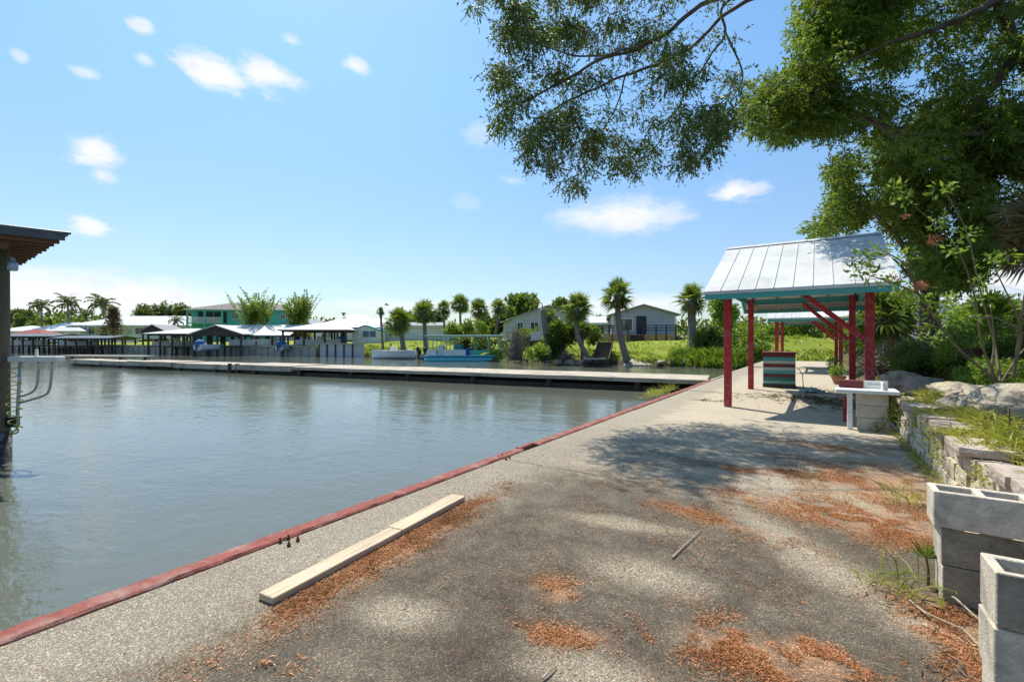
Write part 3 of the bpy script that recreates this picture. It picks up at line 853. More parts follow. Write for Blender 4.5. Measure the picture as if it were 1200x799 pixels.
while y < 9.1:
    L = .52 + .14 * math.sin(k * 3.7)
    m1 = MB(); dx = .02 * math.sin(k * 5.1)
    gap = .03 + .03 * abs(math.sin(k * 2.2))
    stone_box(m1, -.045 + dx, .28 + .05 * math.sin(k * 2.9), y, y + L - gap, .467, .555 + .012 * math.sin(k * 7), .014, (4, 6, 2), seed=k * 5.7)
    if k not in (3, 6, 8, 11, 13): m1.build('capstone', M['cap'], t)
    y += L; k += 1

def boulder(loc, size, rotz, mat, label, seed, name='boulder'):
    n, mrow = 52, 34; vs = []; fs = []
    for i in range(mrow + 1):
        ph = PI * i / mrow
        for j in range(n):
            th = 2 * PI * j / n
            p = Vector((math.sin(ph) * math.cos(th), math.sin(ph) * math.sin(th), math.cos(ph)))
            f = 1 + .30 * mnoise.noise(p * 1.3 + Vector((seed, 0, 0))) + .14 * mnoise.noise(p * 3.2 + Vector((0, seed, 0))) + .07 * mnoise.noise(p * 8 + Vector((0, 0, seed))) - .10 * max(0, .18 - abs(mnoise.noise(p * 2.1 + Vector((seed, 3, 1))))) / .18 + .035 * mnoise.noise(p * 19 + Vector((0, 0, seed)))
            q = p * f
            q = Vector((math.copysign(abs(q.x) ** .8, q.x), math.copysign(abs(q.y) ** .8, q.y), max(-.6, math.copysign(abs(q.z) ** .75, q.z))))
            vs.append((q.x * size[0], q.y * size[1], q.z * size[2]))
    for i in range(mrow):
        for j in range(n): fs.append((i * n + j, (i + 1) * n + j, (i + 1) * n + (j + 1) % n, i * n + (j + 1) % n))
    mb = MB(); mb.add(vs, fs)
    o = mb.build(name, M[mat], None, smooth=True, loc=loc); o.rotation_euler.z = rotz
    return tag(o, label, 'boulder', 'boulders on the bank above the wall')
boulder((1.45, 10.5, .62), (.34, .32, .17), .4, 'rockred', 'tan rounded boulder farthest along the wall, behind the white table', 1.3)
boulder((1.72, 9.3, .56), (.40, .34, .22), .7, 'rock', 'pale grey boulder in the grass between the tan and the dark rocks', 4.1)
boulder((2.05, 7.75, .58), (.72, .66, .30), .2, 'rock', 'broad grey boulder with dark underside above the wall', 7.7)
boulder((1.9, 6.35, .50), (.30, .26, .15), .9, 'rockred', 'small brown boulder near the wall at the right edge', 9.9)
boulder((1.5, 12.7, .45), (.4, .5, .3), .1, 'rock', 'dark mossy boulder at the foot of the cedar trunk', 12.9)
boulder((1.65, 5.4, .46), (.26, .3, .12), .3, 'rockred', 'flat pinkish stone lying behind the block stacks', 15.1)

# grass on the bank
g = [blades(bank_pts(3600, 1.25, 2.6, 4.5, 12, h_right, .05), .13, .012, rng, .6),
     blades(bank_pts(2200, 2.2, 6, 5, 16, h_right, .1), .22, .016, rng, .6)]
g.append(blades(bank_pts(7000, 1.1, 4.5, 9.6, 19, h_right, -.3), .2, .016, rng, .6))
g.append(blades(bank_pts(4200, 1.12, 1.5, 4.2, 9.3, h_right, -.25, 2.5) + np.array([0, 0, .02]), .16, .012, rng, .8))
w3 = np.array([(1.02 + .2 * rng.random(), yy + .08 * rng.normal(), .5) for yy in (5.3, 5.9, 6.9, 7.5, 8.4) for _ in range(110)])
g.append(blades(w3, .17, .012, rng, 1.1))
o = np_obj('bank_grass', np.concatenate(g), 4, M['drygrass']); tag(o, 'yellow green grass between the boulders above the wall', 'grass', kind='stuff')
# weeds in the wall joint and vines on the wall
w = []
for k in range(26):
    y = 4.0 + 5.2 * k / 26 + rng.normal() * .05
    w.append(blades(np.array([[.96 + rng.normal() * .02, y + rng.normal() * .04, 0] for _ in range(14)]), .13, .011, rng, .7))
for k in range(26):
    y = rng.uniform(4.2, 9.2); z0 = rng.uniform(.42, .56)
    L = rng.uniform(.1, .45)
    c = np.array([[.955 - .02 * rng.random(), y + .05 * math.sin(j), z0 - L * j / 9] for j in range(10)])
    w.append(blob(c, .03, 3, .032, .014, rng))
o = np_obj('creeping_weeds', np.concatenate(w), 4, M['drygrass']); tag(o, 'creeping weeds on the wall face and along its foot', 'weeds', kind='stuff')
# vine on the pedestal
t = thing('climbing_vine', 'yellowing vine climbing the corner of the concrete block pedestal', 'vine', (.93, 9.06, 0))
MB().tube([(-.2, -.03, 0), (-.1, -.05, .12), (.0, -.03, .3), (.06, -.0, .5), (.08, .02, .6)], [.008, .007, .006, .005, .003], 6).build('stem', M['stem'], t)
np_obj('foliage', blob(np.array([[-.2, -.05, .04], [-.12, -.06, .12], [-.05, -.05, .22], [.0, -.04, .32], [.05, -.03, .45], [.07, -.03, .56]]), .07, 26, .05, .025, rng), 4, M['drygrass'], t)

def tuft(px, py, h, n, label, mat='grassy', spread=.08):
    c = G(px, py)
    t = thing('grass_tuft', label, 'grass', c, 0, 'tufts growing in the paving')
    p = rng.normal(size=(n, 3)) * spread; p[:, 2] = 0
    o = np_obj('foliage', blades(p, h, .008, rng, .55), 4, M[mat], t)
    np_obj('leaves', blades(p[: n // 2], h * .6, .008, rng, .8), 4, M['drygrass'], t)
tuft(1055, 692, .17, 45, 'green grass tuft growing left of the farther block stack')
tuft(1108, 694, .2, 30, 'thin grass tuft growing against the farther block stack')
tuft(1066, 590, .22, 50, 'spindly weed growing beyond the needle drift near the wall', 'drygrass')
t = thing('palmetto_seedling', 'small brown green palm seedling beside the farther block stack', 'seedling', G(1088, 688))
MB().tube([(0, 0, 0), (.0, .0, .1), (-.01, 0, .17)], [.008, .006, .005], 6).build('stem', M['rust'], t)
p = np.tile(np.array([[-.01, 0, .16]]), (16, 1)); a = np.linspace(.2, PI - .2, 16)
np_obj('foliage', leaves(p, np.stack([np.cos(a), .2 * rng.normal(size=16), np.sin(a)], 1), .12, .016, rng), 4, M['bush'], t)

# ------------------------------------------------------------------ trees
def curve(pts, n=10):
    """smooth polyline through control points"""
    pts = [Vector(p) for p in pts]
    if len(pts) == 2: return [pts[0].lerp(pts[1], i / n) for i in range(n + 1)]
    out = []
    P4 = [pts[0] * 2 - pts[1]] + pts + [pts[-1] * 2 - pts[-2]]
    for i in range(1, len(P4) - 2):
        a, b, c, d = P4[i - 1], P4[i], P4[i + 1], P4[i + 2]
        for k in range(n):
            t = k / n
            out.append(.5 * ((2 * b) + (c - a) * t + (2 * a - 5 * b + 4 * c - d) * t * t + (3 * b - a - 3 * c + d) * t ** 3))
    out.append(pts[-1])
    return out

def tree(name, label, base, limbs, clusters, leafargs, mats, bark='bark', twig_r=.012, cat='tree', group=None, sag=.12):
    """limbs: list of (points, r0, r1) in world space; clusters: list of (centre array, mat); every cluster gets a twig from the nearest limb point"""
    base = Vector(base)
    t = thing(name, label, cat, base, 0, group)
    tr = MB(); nodes = []
    for li, (pts, r0, r1) in enumerate(limbs):
        c = curve(pts, 8); n = len(c)
        c = [p + Vector((wob(p.x + li, p.z, 1.9, .07), wob(p.y, p.z + li, 2.1, .07), wob(p.x, p.y, 2.3, .05))) * (0 if i == 0 else 1) for i, p in enumerate(c)]
        rad = [r0 + (r1 - r0) * (i / (n - 1)) ** .8 for i in range(n)]
        tr.tube([p - base for p in c], rad, 10 if r0 > .08 else 7)
        if li or len(limbs) == 1:
            nodes += [(p, r) for p, r in zip(c, rad)]
        else:
            nodes += [(p, r) for p, r in zip(c[n // 2:], rad[n // 2:])]
    nd = np.array([p[:] for p, r in nodes]); nr = np.array([r for p, r in nodes])
    order = []
    for ci, (cent, m) in enumerate(clusters):
        for c in cent:
            dist = np.linalg.norm(nd - c, axis=1); i = int(dist.argmin()); order.append((dist[i], tuple(c)))
    order.sort()
    for _, c in order:
        c = np.array(c)
        dist = np.linalg.norm(nd - c, axis=1); i = int(dist.argmin())
        a = Vector(nd[i]); b = Vector(c)
        L = (b - a).length
        if L < .05: continue
        mid = a.lerp(b, .5) + Vector((rng.normal() * .12 * L, rng.normal() * .12 * L, sag * L * rng.random()))
        cv = curve([a, mid, b], 4)
        r0 = min(nr[i] * .7, twig_r * (.5 + .6 * L)); r0 = max(r0, .003)
        tr.tube([p - base for p in cv], [r0 + (.0025 - r0) * k / (len(cv) - 1) for k in range(len(cv))], 5, cap=False)
        nd = np.vstack([nd, np.array([p[:] for p in cv[2:]])]); nr = np.concatenate([nr, [r0 * .6] * len(cv[2:])])
    trunk = tr.build('trunk', M[bark], t, smooth=True)
    for (cent, m), args in zip(clusters, leafargs):
        np_obj('crown', args(np.asarray(cent) - np.array(base[:])), 4, M[m], t)
    return t

def inpoly(x, y, poly):
    c = False; j = len(poly) - 1
    for i in range(len(poly)):
        xi, yi = poly[i]; xj, yj = poly[j]
        if (yi > y) != (yj > y) and x < (xj - xi) * (y - yi) / (yj - yi) + xi: c = not c
        j = i
    return c
def polydist(x, y, poly):
    m = 1e9
    for i in range(len(poly)):
        ax, ay = poly[i]; bx, by = poly[(i + 1) % len(poly)]
        L2 = (bx - ax) ** 2 + (by - ay) ** 2
        t = max(0, min(1, ((x - ax) * (bx - ax) + (y - ay) * (by - ay)) / (L2 + 1e-9)))
        m = min(m, math.hypot(x - ax - t * (bx - ax), y - ay - t * (by - ay)))
    return m
def fill(poly, n, dfun, dj, gap=None, margin=8):
    xs_ = [p[0] for p in poly]; ys_ = [p[1] for p in poly]; out = []
    while len(out) < n:
        x, y = rng.uniform(min(xs_), max(xs_)), rng.uniform(min(ys_), max(ys_))
        if not inpoly(x, y, poly): continue
        e = polydist(x, y, poly)
        if e < margin: continue
        if gap is not None and rng.random() > gap(x, y, e): continue
        out.append(P(x, y, dfun(x, y) + rng.normal() * dj)[:])
    return np.array(out)

# the leaning cedar whose limbs hang over the dock (trunk outside the frame to the right)
TB = Vector((5.6, 12.5, 1.0))
top = Vector((4.4, 12.1, 7.0))
hub = P(1010, -60, 9.88)
limbsB = [
    ([TB, (5.4, 12.4, 3.2), (5.0, 12.2, 5.2), top, P(1160, -80, 10.66)], .30, .14),
    ([top, P(1090, -40, 10.40), hub, P(930, -22, 9.49), P(880, -18, 9.36)], .15, .075),
    ([P(930, -22, 9.49), P(830, 2, 9.10), P(765, 50, 8.97), P(700, 72, 8.84), P(640, 105, 8.71), P(585, 130, 8.58)], .06, .012),
    ([P(930, -22, 9.49), P(862, 10, 9.49), P(800, 62, 9.36), P(720, 95, 9.23), P(655, 125, 9.36), P(620, 160, 9.36)], .05, .01),
    ([hub, P(900, -30, 9.62), P(848, 8, 9.88), P(846, 45, 9.88), P(815, 92, 9.75), P(785, 140, 9.62), P(760, 185, 9.62)], .045, .01),
    ([P(848, 36, 9.88), P(866, 70, 10.14), P(868, 95, 10.27), P(858, 118, 10.27)], .026, .012),
    ([P(765, 50, 8.97), P(700, 66, 8.45), P(650, 58, 8.19), P(600, 30, 8.06)], .025, .008),
    ([P(735, 85, 9.23), P(720, 130, 9.10), P(690, 180, 8.97)], .02, .006),
    ([hub, P(870, -50, 9.10), P(720, -60, 8.58), P(620, -30, 8.32)], .05, .01),
]
polyO = [(545, -25), (548, 5), (565, 35), (592, 62), (558, 72), (545, 110), (556, 142), (598, 180), (640, 212), (690, 238), (722, 222), (760, 222), (800, 205), (838, 182), (862, 150), (874, 112), (872, 60), (866, 22), (910, -4), (915, -25)]
def gapO(x, y, e):
    core = math.exp(-((x - 735) / 62) ** 2 - ((y - 95) / 52) ** 2)
    g = 1 - .93 * core
    if y < 45 and x > 760: g *= .35
    if x > 810 and y < 110: g *= .25
    n = mnoise.noise(Vector((x * .034, y * .040, 2.0))) + .5 * mnoise.noise(Vector((x * .09, y * .1, 5.0)))
    return max(.012, g * float(smooth(-.12, .22, n)))
def gapO2(x, y, e): return 1.0
cO = fill(polyO, 600, lambda x, y: 9.0 + .6 * math.sin(x * .02), .5, gapO, 5)
cT = np.array([4.7, 12.3, 8.2]) + rng.normal(size=(150, 3)) * np.array([.75, .75, .8]) + np.array([.5, 0, .2])
tree('cedar_tree', 'leaning cedar whose long bare-centred limb hangs over the dock against the sky', TB, limbsB[:9], [(cO, 'cedar'), (cT, 'cedarmid')],
     [lambda c: sprays(c, .165, 11, 11, .20, .066, .023, rng, droop=.7), lambda c: sprays(c, .34, 20, 10, .22, .10, .04, rng)], None)
polyR = [(872, 122), (885, 92), (930, 66), (928, 8), (945, -70), (1330, -70), (1330, 235), (1200, 225), (1080, 205), (1030, 175), (985, 165), (940, 160), (905, 172), (882, 158)]
def gapR(x, y, e): return (.30 if x > 960 else .03) + float(smooth(-.16, .25, mnoise.noise(Vector((x * .022, y * .027, 7.0))) + .4 * mnoise.noise(Vector((x * .06, y * .07, 1.0)))))
cR = np.vstack([fill([(868, 122), (888, 90), (930, 64), (990, 58), (990, 168), (940, 162), (905, 174), (880, 162)], 150, lambda x, y: 11.8, .5, None, 5), fill(polyR, 860, lambda x, y: 12.2 + .6 * math.sin(x * .013 + y * .02), .8, gapR, 9)])
polyRB = [(930, 70), (926, 4), (945, -60), (1080, -60), (1060, 40), (1000, 70)]
cRB = fill(polyRB, 230, lambda x, y: 11.2, .4, None, 6)  # upper-left clumps that carry the sunlit needle colour
TC = XY(1290, 12.6, 1.2)
topC = P(1245, -60, 12.4)
limbsC = [
    ([TC, P(1275, 260, 11.7), P(1240, 100, 11.6), topC], .36, .16),
    ([P(1240, 100, 11.6), P(1195, 60, 11.3), P(1165, -10, 11.1)], .22, .10),
    ([P(1195, 60, 11.3), P(1120, 150, 11.1), P(1060, 165, 11.3), P(1000, 120, 11.4)], .12, .02),
    ([topC, P(1150, 10, 10.7), P(1060, 45, 10.6), P(985, 75, 10.7)], .12, .02),
    ([P(1120, 150, 11.1), P(1040, 150, 11.5), P(960, 112, 11.5), P(900, 110, 11.5)], .08, .02),
    ([topC, P(1100, -40, 10.5), P(990, -30, 10.3), P(950, 20, 10.3)], .1, .02),
    ([P(1275, 260, 11.7), P(1200, 165, 10.9), P(1130, 158, 10.7), P(1050, 160, 10.9)], .13, .03),
]
tree('cedar_tree', 'big cedar at the upper right with crossing grey limbs and clumps coloured a sunlit green', TC, limbsC, [(cR, 'cedarmid'), (cRB, 'cedarbright')],
     [lambda c: sprays(c, .23, 19, 11, .2, .085, .033, rng), lambda c: sprays(c, .22, 19, 11, .2, .085, .033, rng)], None)

# second cedar behind the pavilion
TA = XY(1088, 12.6, .75)
topA = P(1075, 210, 13.2)
limbsA = [
    ([TA, P(1090, 370, 12.6), P(1086, 310, 12.9), topA, P(1085, 120, 13.6)], .30, .08),
    ([P(1086, 330, 12.8), P(1040, 265, 12.4), P(1000, 235, 12.4)], .10, .02),
    ([P(1086, 320, 12.8), P(1130, 270, 12.3), P(1180, 240, 12.0), P(1240, 230, 12)], .12, .03),
    ([topA, P(1030, 190, 13.4), P(985, 215, 13.8)], .08, .015),
    ([topA, P(1130, 190, 12.6), P(1200, 170, 12.2)], .09, .02),
    ([P(1086, 300, 12.9), P(1060, 250, 14.2), P(1010, 240, 15)], .08, .02),
    ([P(1088, 350, 12.6), P(1060, 318, 12.0), P(1040, 300, 11.8)], .06, .015),
    ([P(1088, 350, 12.6), P(1110, 318, 12.3), P(1160, 300, 12.0)], .06, .015),
]
polyA = [(985, 168), (968, 195), (968, 240), (948, 262), (952, 282), (1010, 268), (1045, 285), (1062, 330), (1085, 345), (1130, 345), (1150, 322), (1180, 300), (1230, 300), (1260, 180), (1200, 130), (1080, 120)]
cA = fill(polyA, 680, lambda x, y: 13.0 + .5 * math.sin(x * .02) - (x - 1080) * .004, .9, lambda x, y, e: .05 + float(smooth(-.2, .25, mnoise.noise(Vector((x * .024, y * .027, 4.0))))), 7)
tree('cedar_tree', 'broad dark cedar standing right behind the nearer pavilion', TA, limbsA, [(cA, 'cedarmid')],
     [lambda c: sprays(c, .26, 22, 10, .22, .10, .04, rng)], None)

# ------------------------------------------------------------------ palms
def fan_crown(seed, nleaf=27, Rr=1.6, dead=False):
    rg = np.random.default_rng(seed); out = []; pet = MB()
    for i in range(nleaf):
        az = i * 2.39996 + rg.normal() * .15
        f = (i + .5) / nleaf
        el = R(85) - f * R(140) if not dead else R(-35) - f * R(45)
        el += rg.normal() * .12
        d = np.array([math.cos(az) * math.cos(el), math.sin(az) * math.cos(el), math.sin(el)])
        pl = Rr * rg.uniform(.30, .66) * (.7 if dead else 1)
        end = d * pl + np.array([0, 0, -.12 * pl])
        pet.tube([(0, 0, 0), tuple(d * pl * .5 + np.array([0, 0, .03])), tuple(end)], [.016, .012, .009], 4, cap=False)
        side = unit(np.cross(d, np.array([0, 0, 1.0])) + 1e-6); up = np.cross(side, d)
        ro = rg.normal() * .75; side, up = side * math.cos(ro) + up * math.sin(ro), up * math.cos(ro) - side * math.sin(ro)
        n = 20; ang = np.linspace(-1.75, 1.75, n) + rg.normal(size=n) * .04
        L = Rr * rg.uniform(.58, .80) * (1 - .18 * np.abs(ang) / 1.75) * (.9 if dead else 1)
        fold = .35
        dr = np.cos(ang)[:, None] * d + np.sin(ang)[:, None] * side + (np.abs(np.sin(ang)) * fold)[:, None] * up * (1 if not dead else -.6)
        dr = unit(dr)
        b = np.tile(end, (n, 1)); m = b + dr * (L * .6)[:, None]
        tip = m + unit(dr + np.array([0, 0, -.5 if not dead else -1.5])) * (L * .45)[:, None]
        w = .050 * Rr / 1.5
        s = unit(np.cross(dr, up + rg.normal(size=(n, 3)) * .1)) * w
        out.append(np.stack([b - s * .2, b + s * .2, m + s, m - s], 1).reshape(-1, 3))
        out.append(np.stack([m - s, m + s, tip + s * .1, tip - s * .1], 1).reshape(-1, 3))
    if not dead: out.append(blob(np.array([[0, 0, .1]]), Rr * .30, 120, .5 * Rr / 1.6, .09, rg))
    return np.concatenate(out), pet
crowns = []
for sd in (11, 23):
    v, pet = fan_crown(sd); dv, _ = fan_crown(sd + 5, 11, 1.2, True)
    crowns.append((v, pet, dv))
crown_meshes = {}
def fan_palm(label, base, top, r_trunk, cr, var=0, dead=True, leafm='palmleaf', name='cabbage_palm', group='cabbage palms on the far bank', bend=0.0):
    base, top = Vector(base), Vector(top)
    t = thing(name, label, 'palm tree', base, 0, group)
    h = top - base; n = 14; pts = []; rad = []
    side = Vector((CY, SY, 0))
    for i in range(n + 1):
        f = i / n
        pts.append(h * f + side * bend * math.sin(f * PI))
        rad.append(r_trunk * (1.12 - .22 * f + (.25 * math.exp(-f * 12)) + (.22 if i in (n - 2, n - 1) else 0) + .05 * math.sin(i * 2.7)))
    MB().tube(pts, rad, 10).build('trunk', M['palmbark'], t, smooth=True)
    key = (var, leafm)
    def part(nm, build_fn, mat, sc_):
        k = (nm, var, mat)
        if k not in crown_meshes:
            o = build_fn(); crown_meshes[k] = o.data
        else:
            o = bpy.data.objects.new(nm, crown_meshes[k]); COL.objects.link(o); o.parent = t
        o.location = h; o.scale = (sc_, sc_, sc_); o.rotation_euler.z = random.random() * 6.28
        return o
    part('crown', lambda: np_obj('crown', crowns[var][0], 4, M[leafm], t), leafm, cr / 1.75)
    part('petioles', lambda: crowns[var][1].build('petioles', M['bush'], t), 'bush', cr / 1.75)
    if dead: part('dead_fronds', lambda: np_obj('dead_fronds', crowns[var][2], 4, M['palmdead'], t), 'palmdead', cr / 1.6)
    return t
def fp(label, bx, by, tx, ty, d, tw, crpx, var=0, **k):
    z0 = P(bx, by, d); z1 = P(tx, ty, d + k.pop('dd', 0))
    return fan_palm(label, z0, z1, tw * .7 * d / FPX / 2, crpx * d / FPX, var, **k)
fp('tall cabbage palm standing alone in front of the grey house', 735, 423, 724, 347, 35.5, 10, 24, 0, bend=-.25)
fp('leaning cabbage palm beside the dark bank steps', 692, 424, 677, 362, 36, 8, 21, 1, bend=-.5)
fp('cabbage palm with grey trunk just left of the pavilion roof', 812, 412, 810, 352, 36.5, 13, 22, 1)
fp('cabbage palm behind the white skiff, taller of that pair', 499, 412, 497, 367, 50, 6.5, 18, 0)
fp('short cabbage palm left of the taller one behind the skiff', 473, 410, 468, 377, 49, 7.5, 18, 1)
fp('slim cabbage palm behind the bright green shrub, leftmost', 521, 394, 520, 361, 63, 3.5, 11, 1)
fp('cabbage palm above the bright green shrub with yellowish skirt', 540, 394, 539, 357, 62, 4, 14, 0)
fp('cabbage palm right of the bright green shrub', 562, 394, 561, 362, 64, 4, 14, 1)
fp('cabbage palm nearest the white house gable', 581, 394, 584, 361, 61, 4.5, 13, 0)
fp('very thin small-headed palm at the end of the pale seawall', 449, 413, 446, 365, 53, 4, 6, 0, dead=False)
fp('small palm partly hidden by the leaning cabbage palm', 682, 424, 683, 388, 37.5, 5, 15, 0)
fp('half hidden cabbage palm with crooked trunk on the bank', 650, 420, 643, 372, 39, 6, 12, 1)
# headless trunk
t = thing('dead_palm_trunk', 'headless dead palm trunk leaning on the bank among shrubs', 'tree trunk', P(643, 421, 37))
h = P(636, 361, 37) - P(643, 421, 37)
MB().tube([h * f for f in (0, .25, .5, .75, .93, 1)], [.26, .22, .23, .26, .27, .2], 9).build('trunk', M['palmbark'], t, smooth=True)
MB().tube([h * .99, h * .99 + Vector((-.1, 0, .5))], [.06, .02], 6).build('stub', M['palmbark'], t)
# palm at the right edge with dead fronds, and yellow palmetto
fp('cabbage palm with brown hanging fronds at the right edge', 1235, 420, 1228, 268, 9.0, 24, 62, 1, leafm='palmdead', name='cabbage_palm', group='palms on the right bank')
fp('low palmetto with yellow fan leaves under the cedar', 1165, 402, 1163, 372, 13.5, 8, 34, 0, dead=False, leafm='pepper', name='palmetto', group='palms on the right bank')
fp('low shaggy palmetto behind the red post', 1035, 420, 1035, 372, 15.5, 12, 46, 1, leafm='bush', name='palmetto', group='palms on the right bank')

def feather_crown(seed, nf=17, L=2.6, arch=.9, lw=.05, ll=.55, upright=.0, nl=26):
    rg = np.random.default_rng(seed); out = []; pet = MB()
    for i in range(nf):
        az = i * 2.39996 + rg.normal() * .2; f = (i + .5) / nf
        el0 = R(82) - f * R(95) * (1 - upright)
        hd = np.array([math.cos(az), math.sin(az), 0])
        Lf = L * rg.uniform(.8, 1.1); pts = [np.zeros(3)]; el = el0
        k = 12
        for j in range(k):
            st = Lf / k
            pts.append(pts[-1] + (hd * math.cos(el) + np.array([0, 0, math.sin(el)])) * st)
            el -= arch * (1.0 + .5 * (1 - upright)) / k * (1.6 if j > k / 3 else .6)
        pts = np.array(pts)
        pet.tube([tuple(p) for p in pts], list(np.linspace(.035, .008, k + 1)), 4, cap=False)
        tt = np.linspace(.12, 1, nl) * k; i0 = np.clip(tt.astype(int), 0, k - 1); fr = (tt - i0)[:, None]
        b = pts[i0] * (1 - fr) + pts[i0 + 1] * fr; d = unit(pts[i0 + 1] - pts[i0])
        s = unit(np.cross(d, np.array([0, 0, 1.0]) + 1e-3))
        for sg in (-1, 1):
            dr = unit(s * sg + d * .55 + np.array([0, 0, -.45]) + rg.normal(size=d.shape) * .12)
            LL = ll * (np.sin(np.linspace(.35, PI - .25, nl)) * .8 + .3) * L / 2.6
            out.append(leaves(b, dr, LL, lw * L / 2.6, rg, .15))
    return np.concatenate(out), pet
fcs = [feather_crown(3, 15, lw=.17, ll=.62), feather_crown(8, 15, lw=.17, ll=.62)]
fmesh = {}
def feather_palm(label, bx, by, tx, ty, d, tw, crpx, var=0, mat='feather', group='feather palms behind the white-roofed houses', name='coconut_palm'):
    base, top_ = P(bx, by, d), P(tx, ty, d)
    t = thing(name, label, 'palm tree', base, 0, group); h = top_ - base
    n = 10
    MB().tube([h * (i / n) + Vector((CY, SY, 0)) * .3 * math.sin(i / n * PI) for i in range(n + 1)], [tw * d / FPX / 2 * (1.2 - .5 * i / n) for i in range(n + 1)], 8).build('trunk', M['palmbark'], t, smooth=True)
    s = crpx * d / FPX / 2.3
    for nm in ('crown', 'rachis'):
        k = (nm, var, mat)
        if k not in fmesh:
            o = np_obj('crown', fcs[var][0], 4, M[mat], t) if nm == 'crown' else fcs[var][1].build('rachis', M['stem'], t)
            fmesh[k] = o.data
        else:
            o = bpy.data.objects.new(nm, fmesh[k]); COL.objects.link(o); o.parent = t
        o.location = h; o.scale = (s, s, s); o.rotation_euler.z = random.random() * 6
feather_palm('coconut palm leftmost behind the low white roofs', 48, 396, 47, 359, 92, 2.2, 13, 0)
feather_palm('coconut palm between the red roof and the long white roof', 79, 390, 79, 356, 96, 2.6, 15, 1)
feather_palm('coconut palm rising behind the ridge of the long white roof', 121, 378, 120, 357, 104, 2.6, 17, 0)
feather_palm('small bushy palm behind the long white roof left of the coconut palm', 100, 385, 100, 368, 104, 2, 9, 1)
feather_palm('small sparse palm in front of the long white roof near its right end', 208, 397, 207, 376, 76, 2, 9, 1)
# areca clumps
def areca(label, px, py, topy, wpx, d, seed):
    b = P(px, py, d); H = (py - topy) * d / FPX; rg = np.random.default_rng(seed)
    t = thing('areca_palm', label, 'palm tree', b, 0, 'bushy palms in front of the teal house')
    st = MB()
    lv = []
    W = wpx * d / FPX
    for i in range(13):
        a = rg.uniform(0, 2 * PI); r = rg.uniform(.02, .2) * W
        p0 = Vector((math.cos(a) * r, math.sin(a) * r, 0)); p1 = p0 + Vector((math.cos(a) * r * .8, math.sin(a) * r * .8, H * rg.uniform(.08, .34)))
        st.tube([p0, p0.lerp(p1, .5), p1], [.07, .06, .05], 6)
        v, pe = feather_crown(seed * 31 + i, 5, H * rg.uniform(.62, .9), .42, .085, .24, .93, 34)
        lv.append(v + np.array(p1[:]))
    st.build('stems', M['stem'], t); np_obj('crown', np.concatenate(lv), 4, M['areca'], t)
areca('large bushy upright palm in front of the teal house', 301, 395, 343, 44, 66, 5)
areca('second bushy upright palm right of the teal house', 350, 395, 344, 36, 66, 6)

# ------------------------------------------------------------------ broadleaf trees and shrubs
def shrub(label, centers, d, rpx, nper, llen, lw, mat, base=None, name='shrub', cat='shrub', group='shrubs on the far bank', dj=.5, trunk=True, bark='bark'):
    """centers: px points of the clumps; depth jitter gives the plant its volume"""
    pts = []
    for (x, y) in centers: pts.append(P(x, y, d + rng.normal() * dj))
    b = P(*base, d) if base else P(np.mean([c[0] for c in centers]), max(c[1] for c in centers) + rpx, d)
    t = thing(name, label, cat, b, 0, group)
    loc = np.array([(p - b)[:] for p in pts])
    st = MB()
    for p in loc[:24]:
        q = Vector(p); st.tube([Vector((q.x * .1, q.y * .1, 0)), Vector((q.x * .45, q.y * .45, q.z * .55)), q], [.05 + .02 * abs(q.z), .035, .012], 5)
    st.build('trunk', M[bark], t)
    np_obj('crown', blob(loc, rpx * d / FPX, nper, llen, lw, rng), 4, M[mat], t)
    return t
def scat(x0, x1, y0, y1, n, shape=None):
    out = []
    while len(out) < n:
        x, y = rng.uniform(-1, 1), rng.uniform(-1, 1)
        if x * x + y * y > 1: continue
        out.append(((x0 + x1) / 2 + x * (x1 - x0) / 2, (y0 + y1) / 2 + y * (y1 - y0) / 2))
    return out
shrub('bright green rounded shrub behind the turquoise pontoon boat', scat(524, 572, 378, 394, 18), 56, 5, 130, .3, .15, 'bright')
shrub('leafy shrub growing around the leaning palm on the bank', scat(640, 672, 378, 408, 22), 37.5, 7, 130, .28, .14, 'bush')
shrub('bright low shrub at the foot of the dead palm trunk', scat(620, 660, 406, 419, 16), 37, 5, 120, .25, .12, 'bright')
shrub('shrub with broad leaves right of the leaning palm', scat(688, 700, 385, 400, 8), 39, 5, 110, .25, .13, 'bush')
shrub('vine covered mound of shrubs left of the first red post', scat(812, 852, 388, 410, 30), 36.5, 7, 150, .25, .13, 'bush', dj=.9)
shrub('bright bushes seen between the two left red posts', scat(852, 884, 388, 414, 26), 36, 7, 140, .25, .13, 'bright', dj=.9)
shrub('grey green bush at the water edge left of the striped bin', scat(876, 900, 402, 424, 16), 33, 6, 130, .22, .11, 'bush', dj=.5)
shrub('bright green hedge at the end of the path seen under the pavilion', scat(868, 990, 371, 410, 80), 38.5, 7, 150, .25, .12, 'bright', dj=1.0)
shrub('leafy bush right of the far red posts', scat(985, 1010, 385, 415, 20), 28, 8, 120, .2, .1, 'bush', dj=.8)
shrub('dark bush under the cedar behind the braced red post', scat(1012, 1062, 360, 410, 40), 17, 11, 130, .15, .06, 'oak', dj=.8, group='shrubs on the right bank')
shrub('ivy covered mound below the cedar trunk', scat(1045, 1110, 402, 430, 30), 11.5, 12, 110, .1, .04, 'bush', dj=.5, group='shrubs on the right bank')
shrub('leafy bush among the bare stems above the wall', scat(1098, 1160, 385, 432, 26), 9.6, 13, 120, .085, .035, 'bright', dj=.5, group='shrubs on the right bank')
shrub('dense leafy bush at the right edge behind the boulders', scat(1165, 1240, 375, 440, 34), 8.6, 15, 130, .08, .034, 'bush', dj=.5, group='shrubs on the right bank')
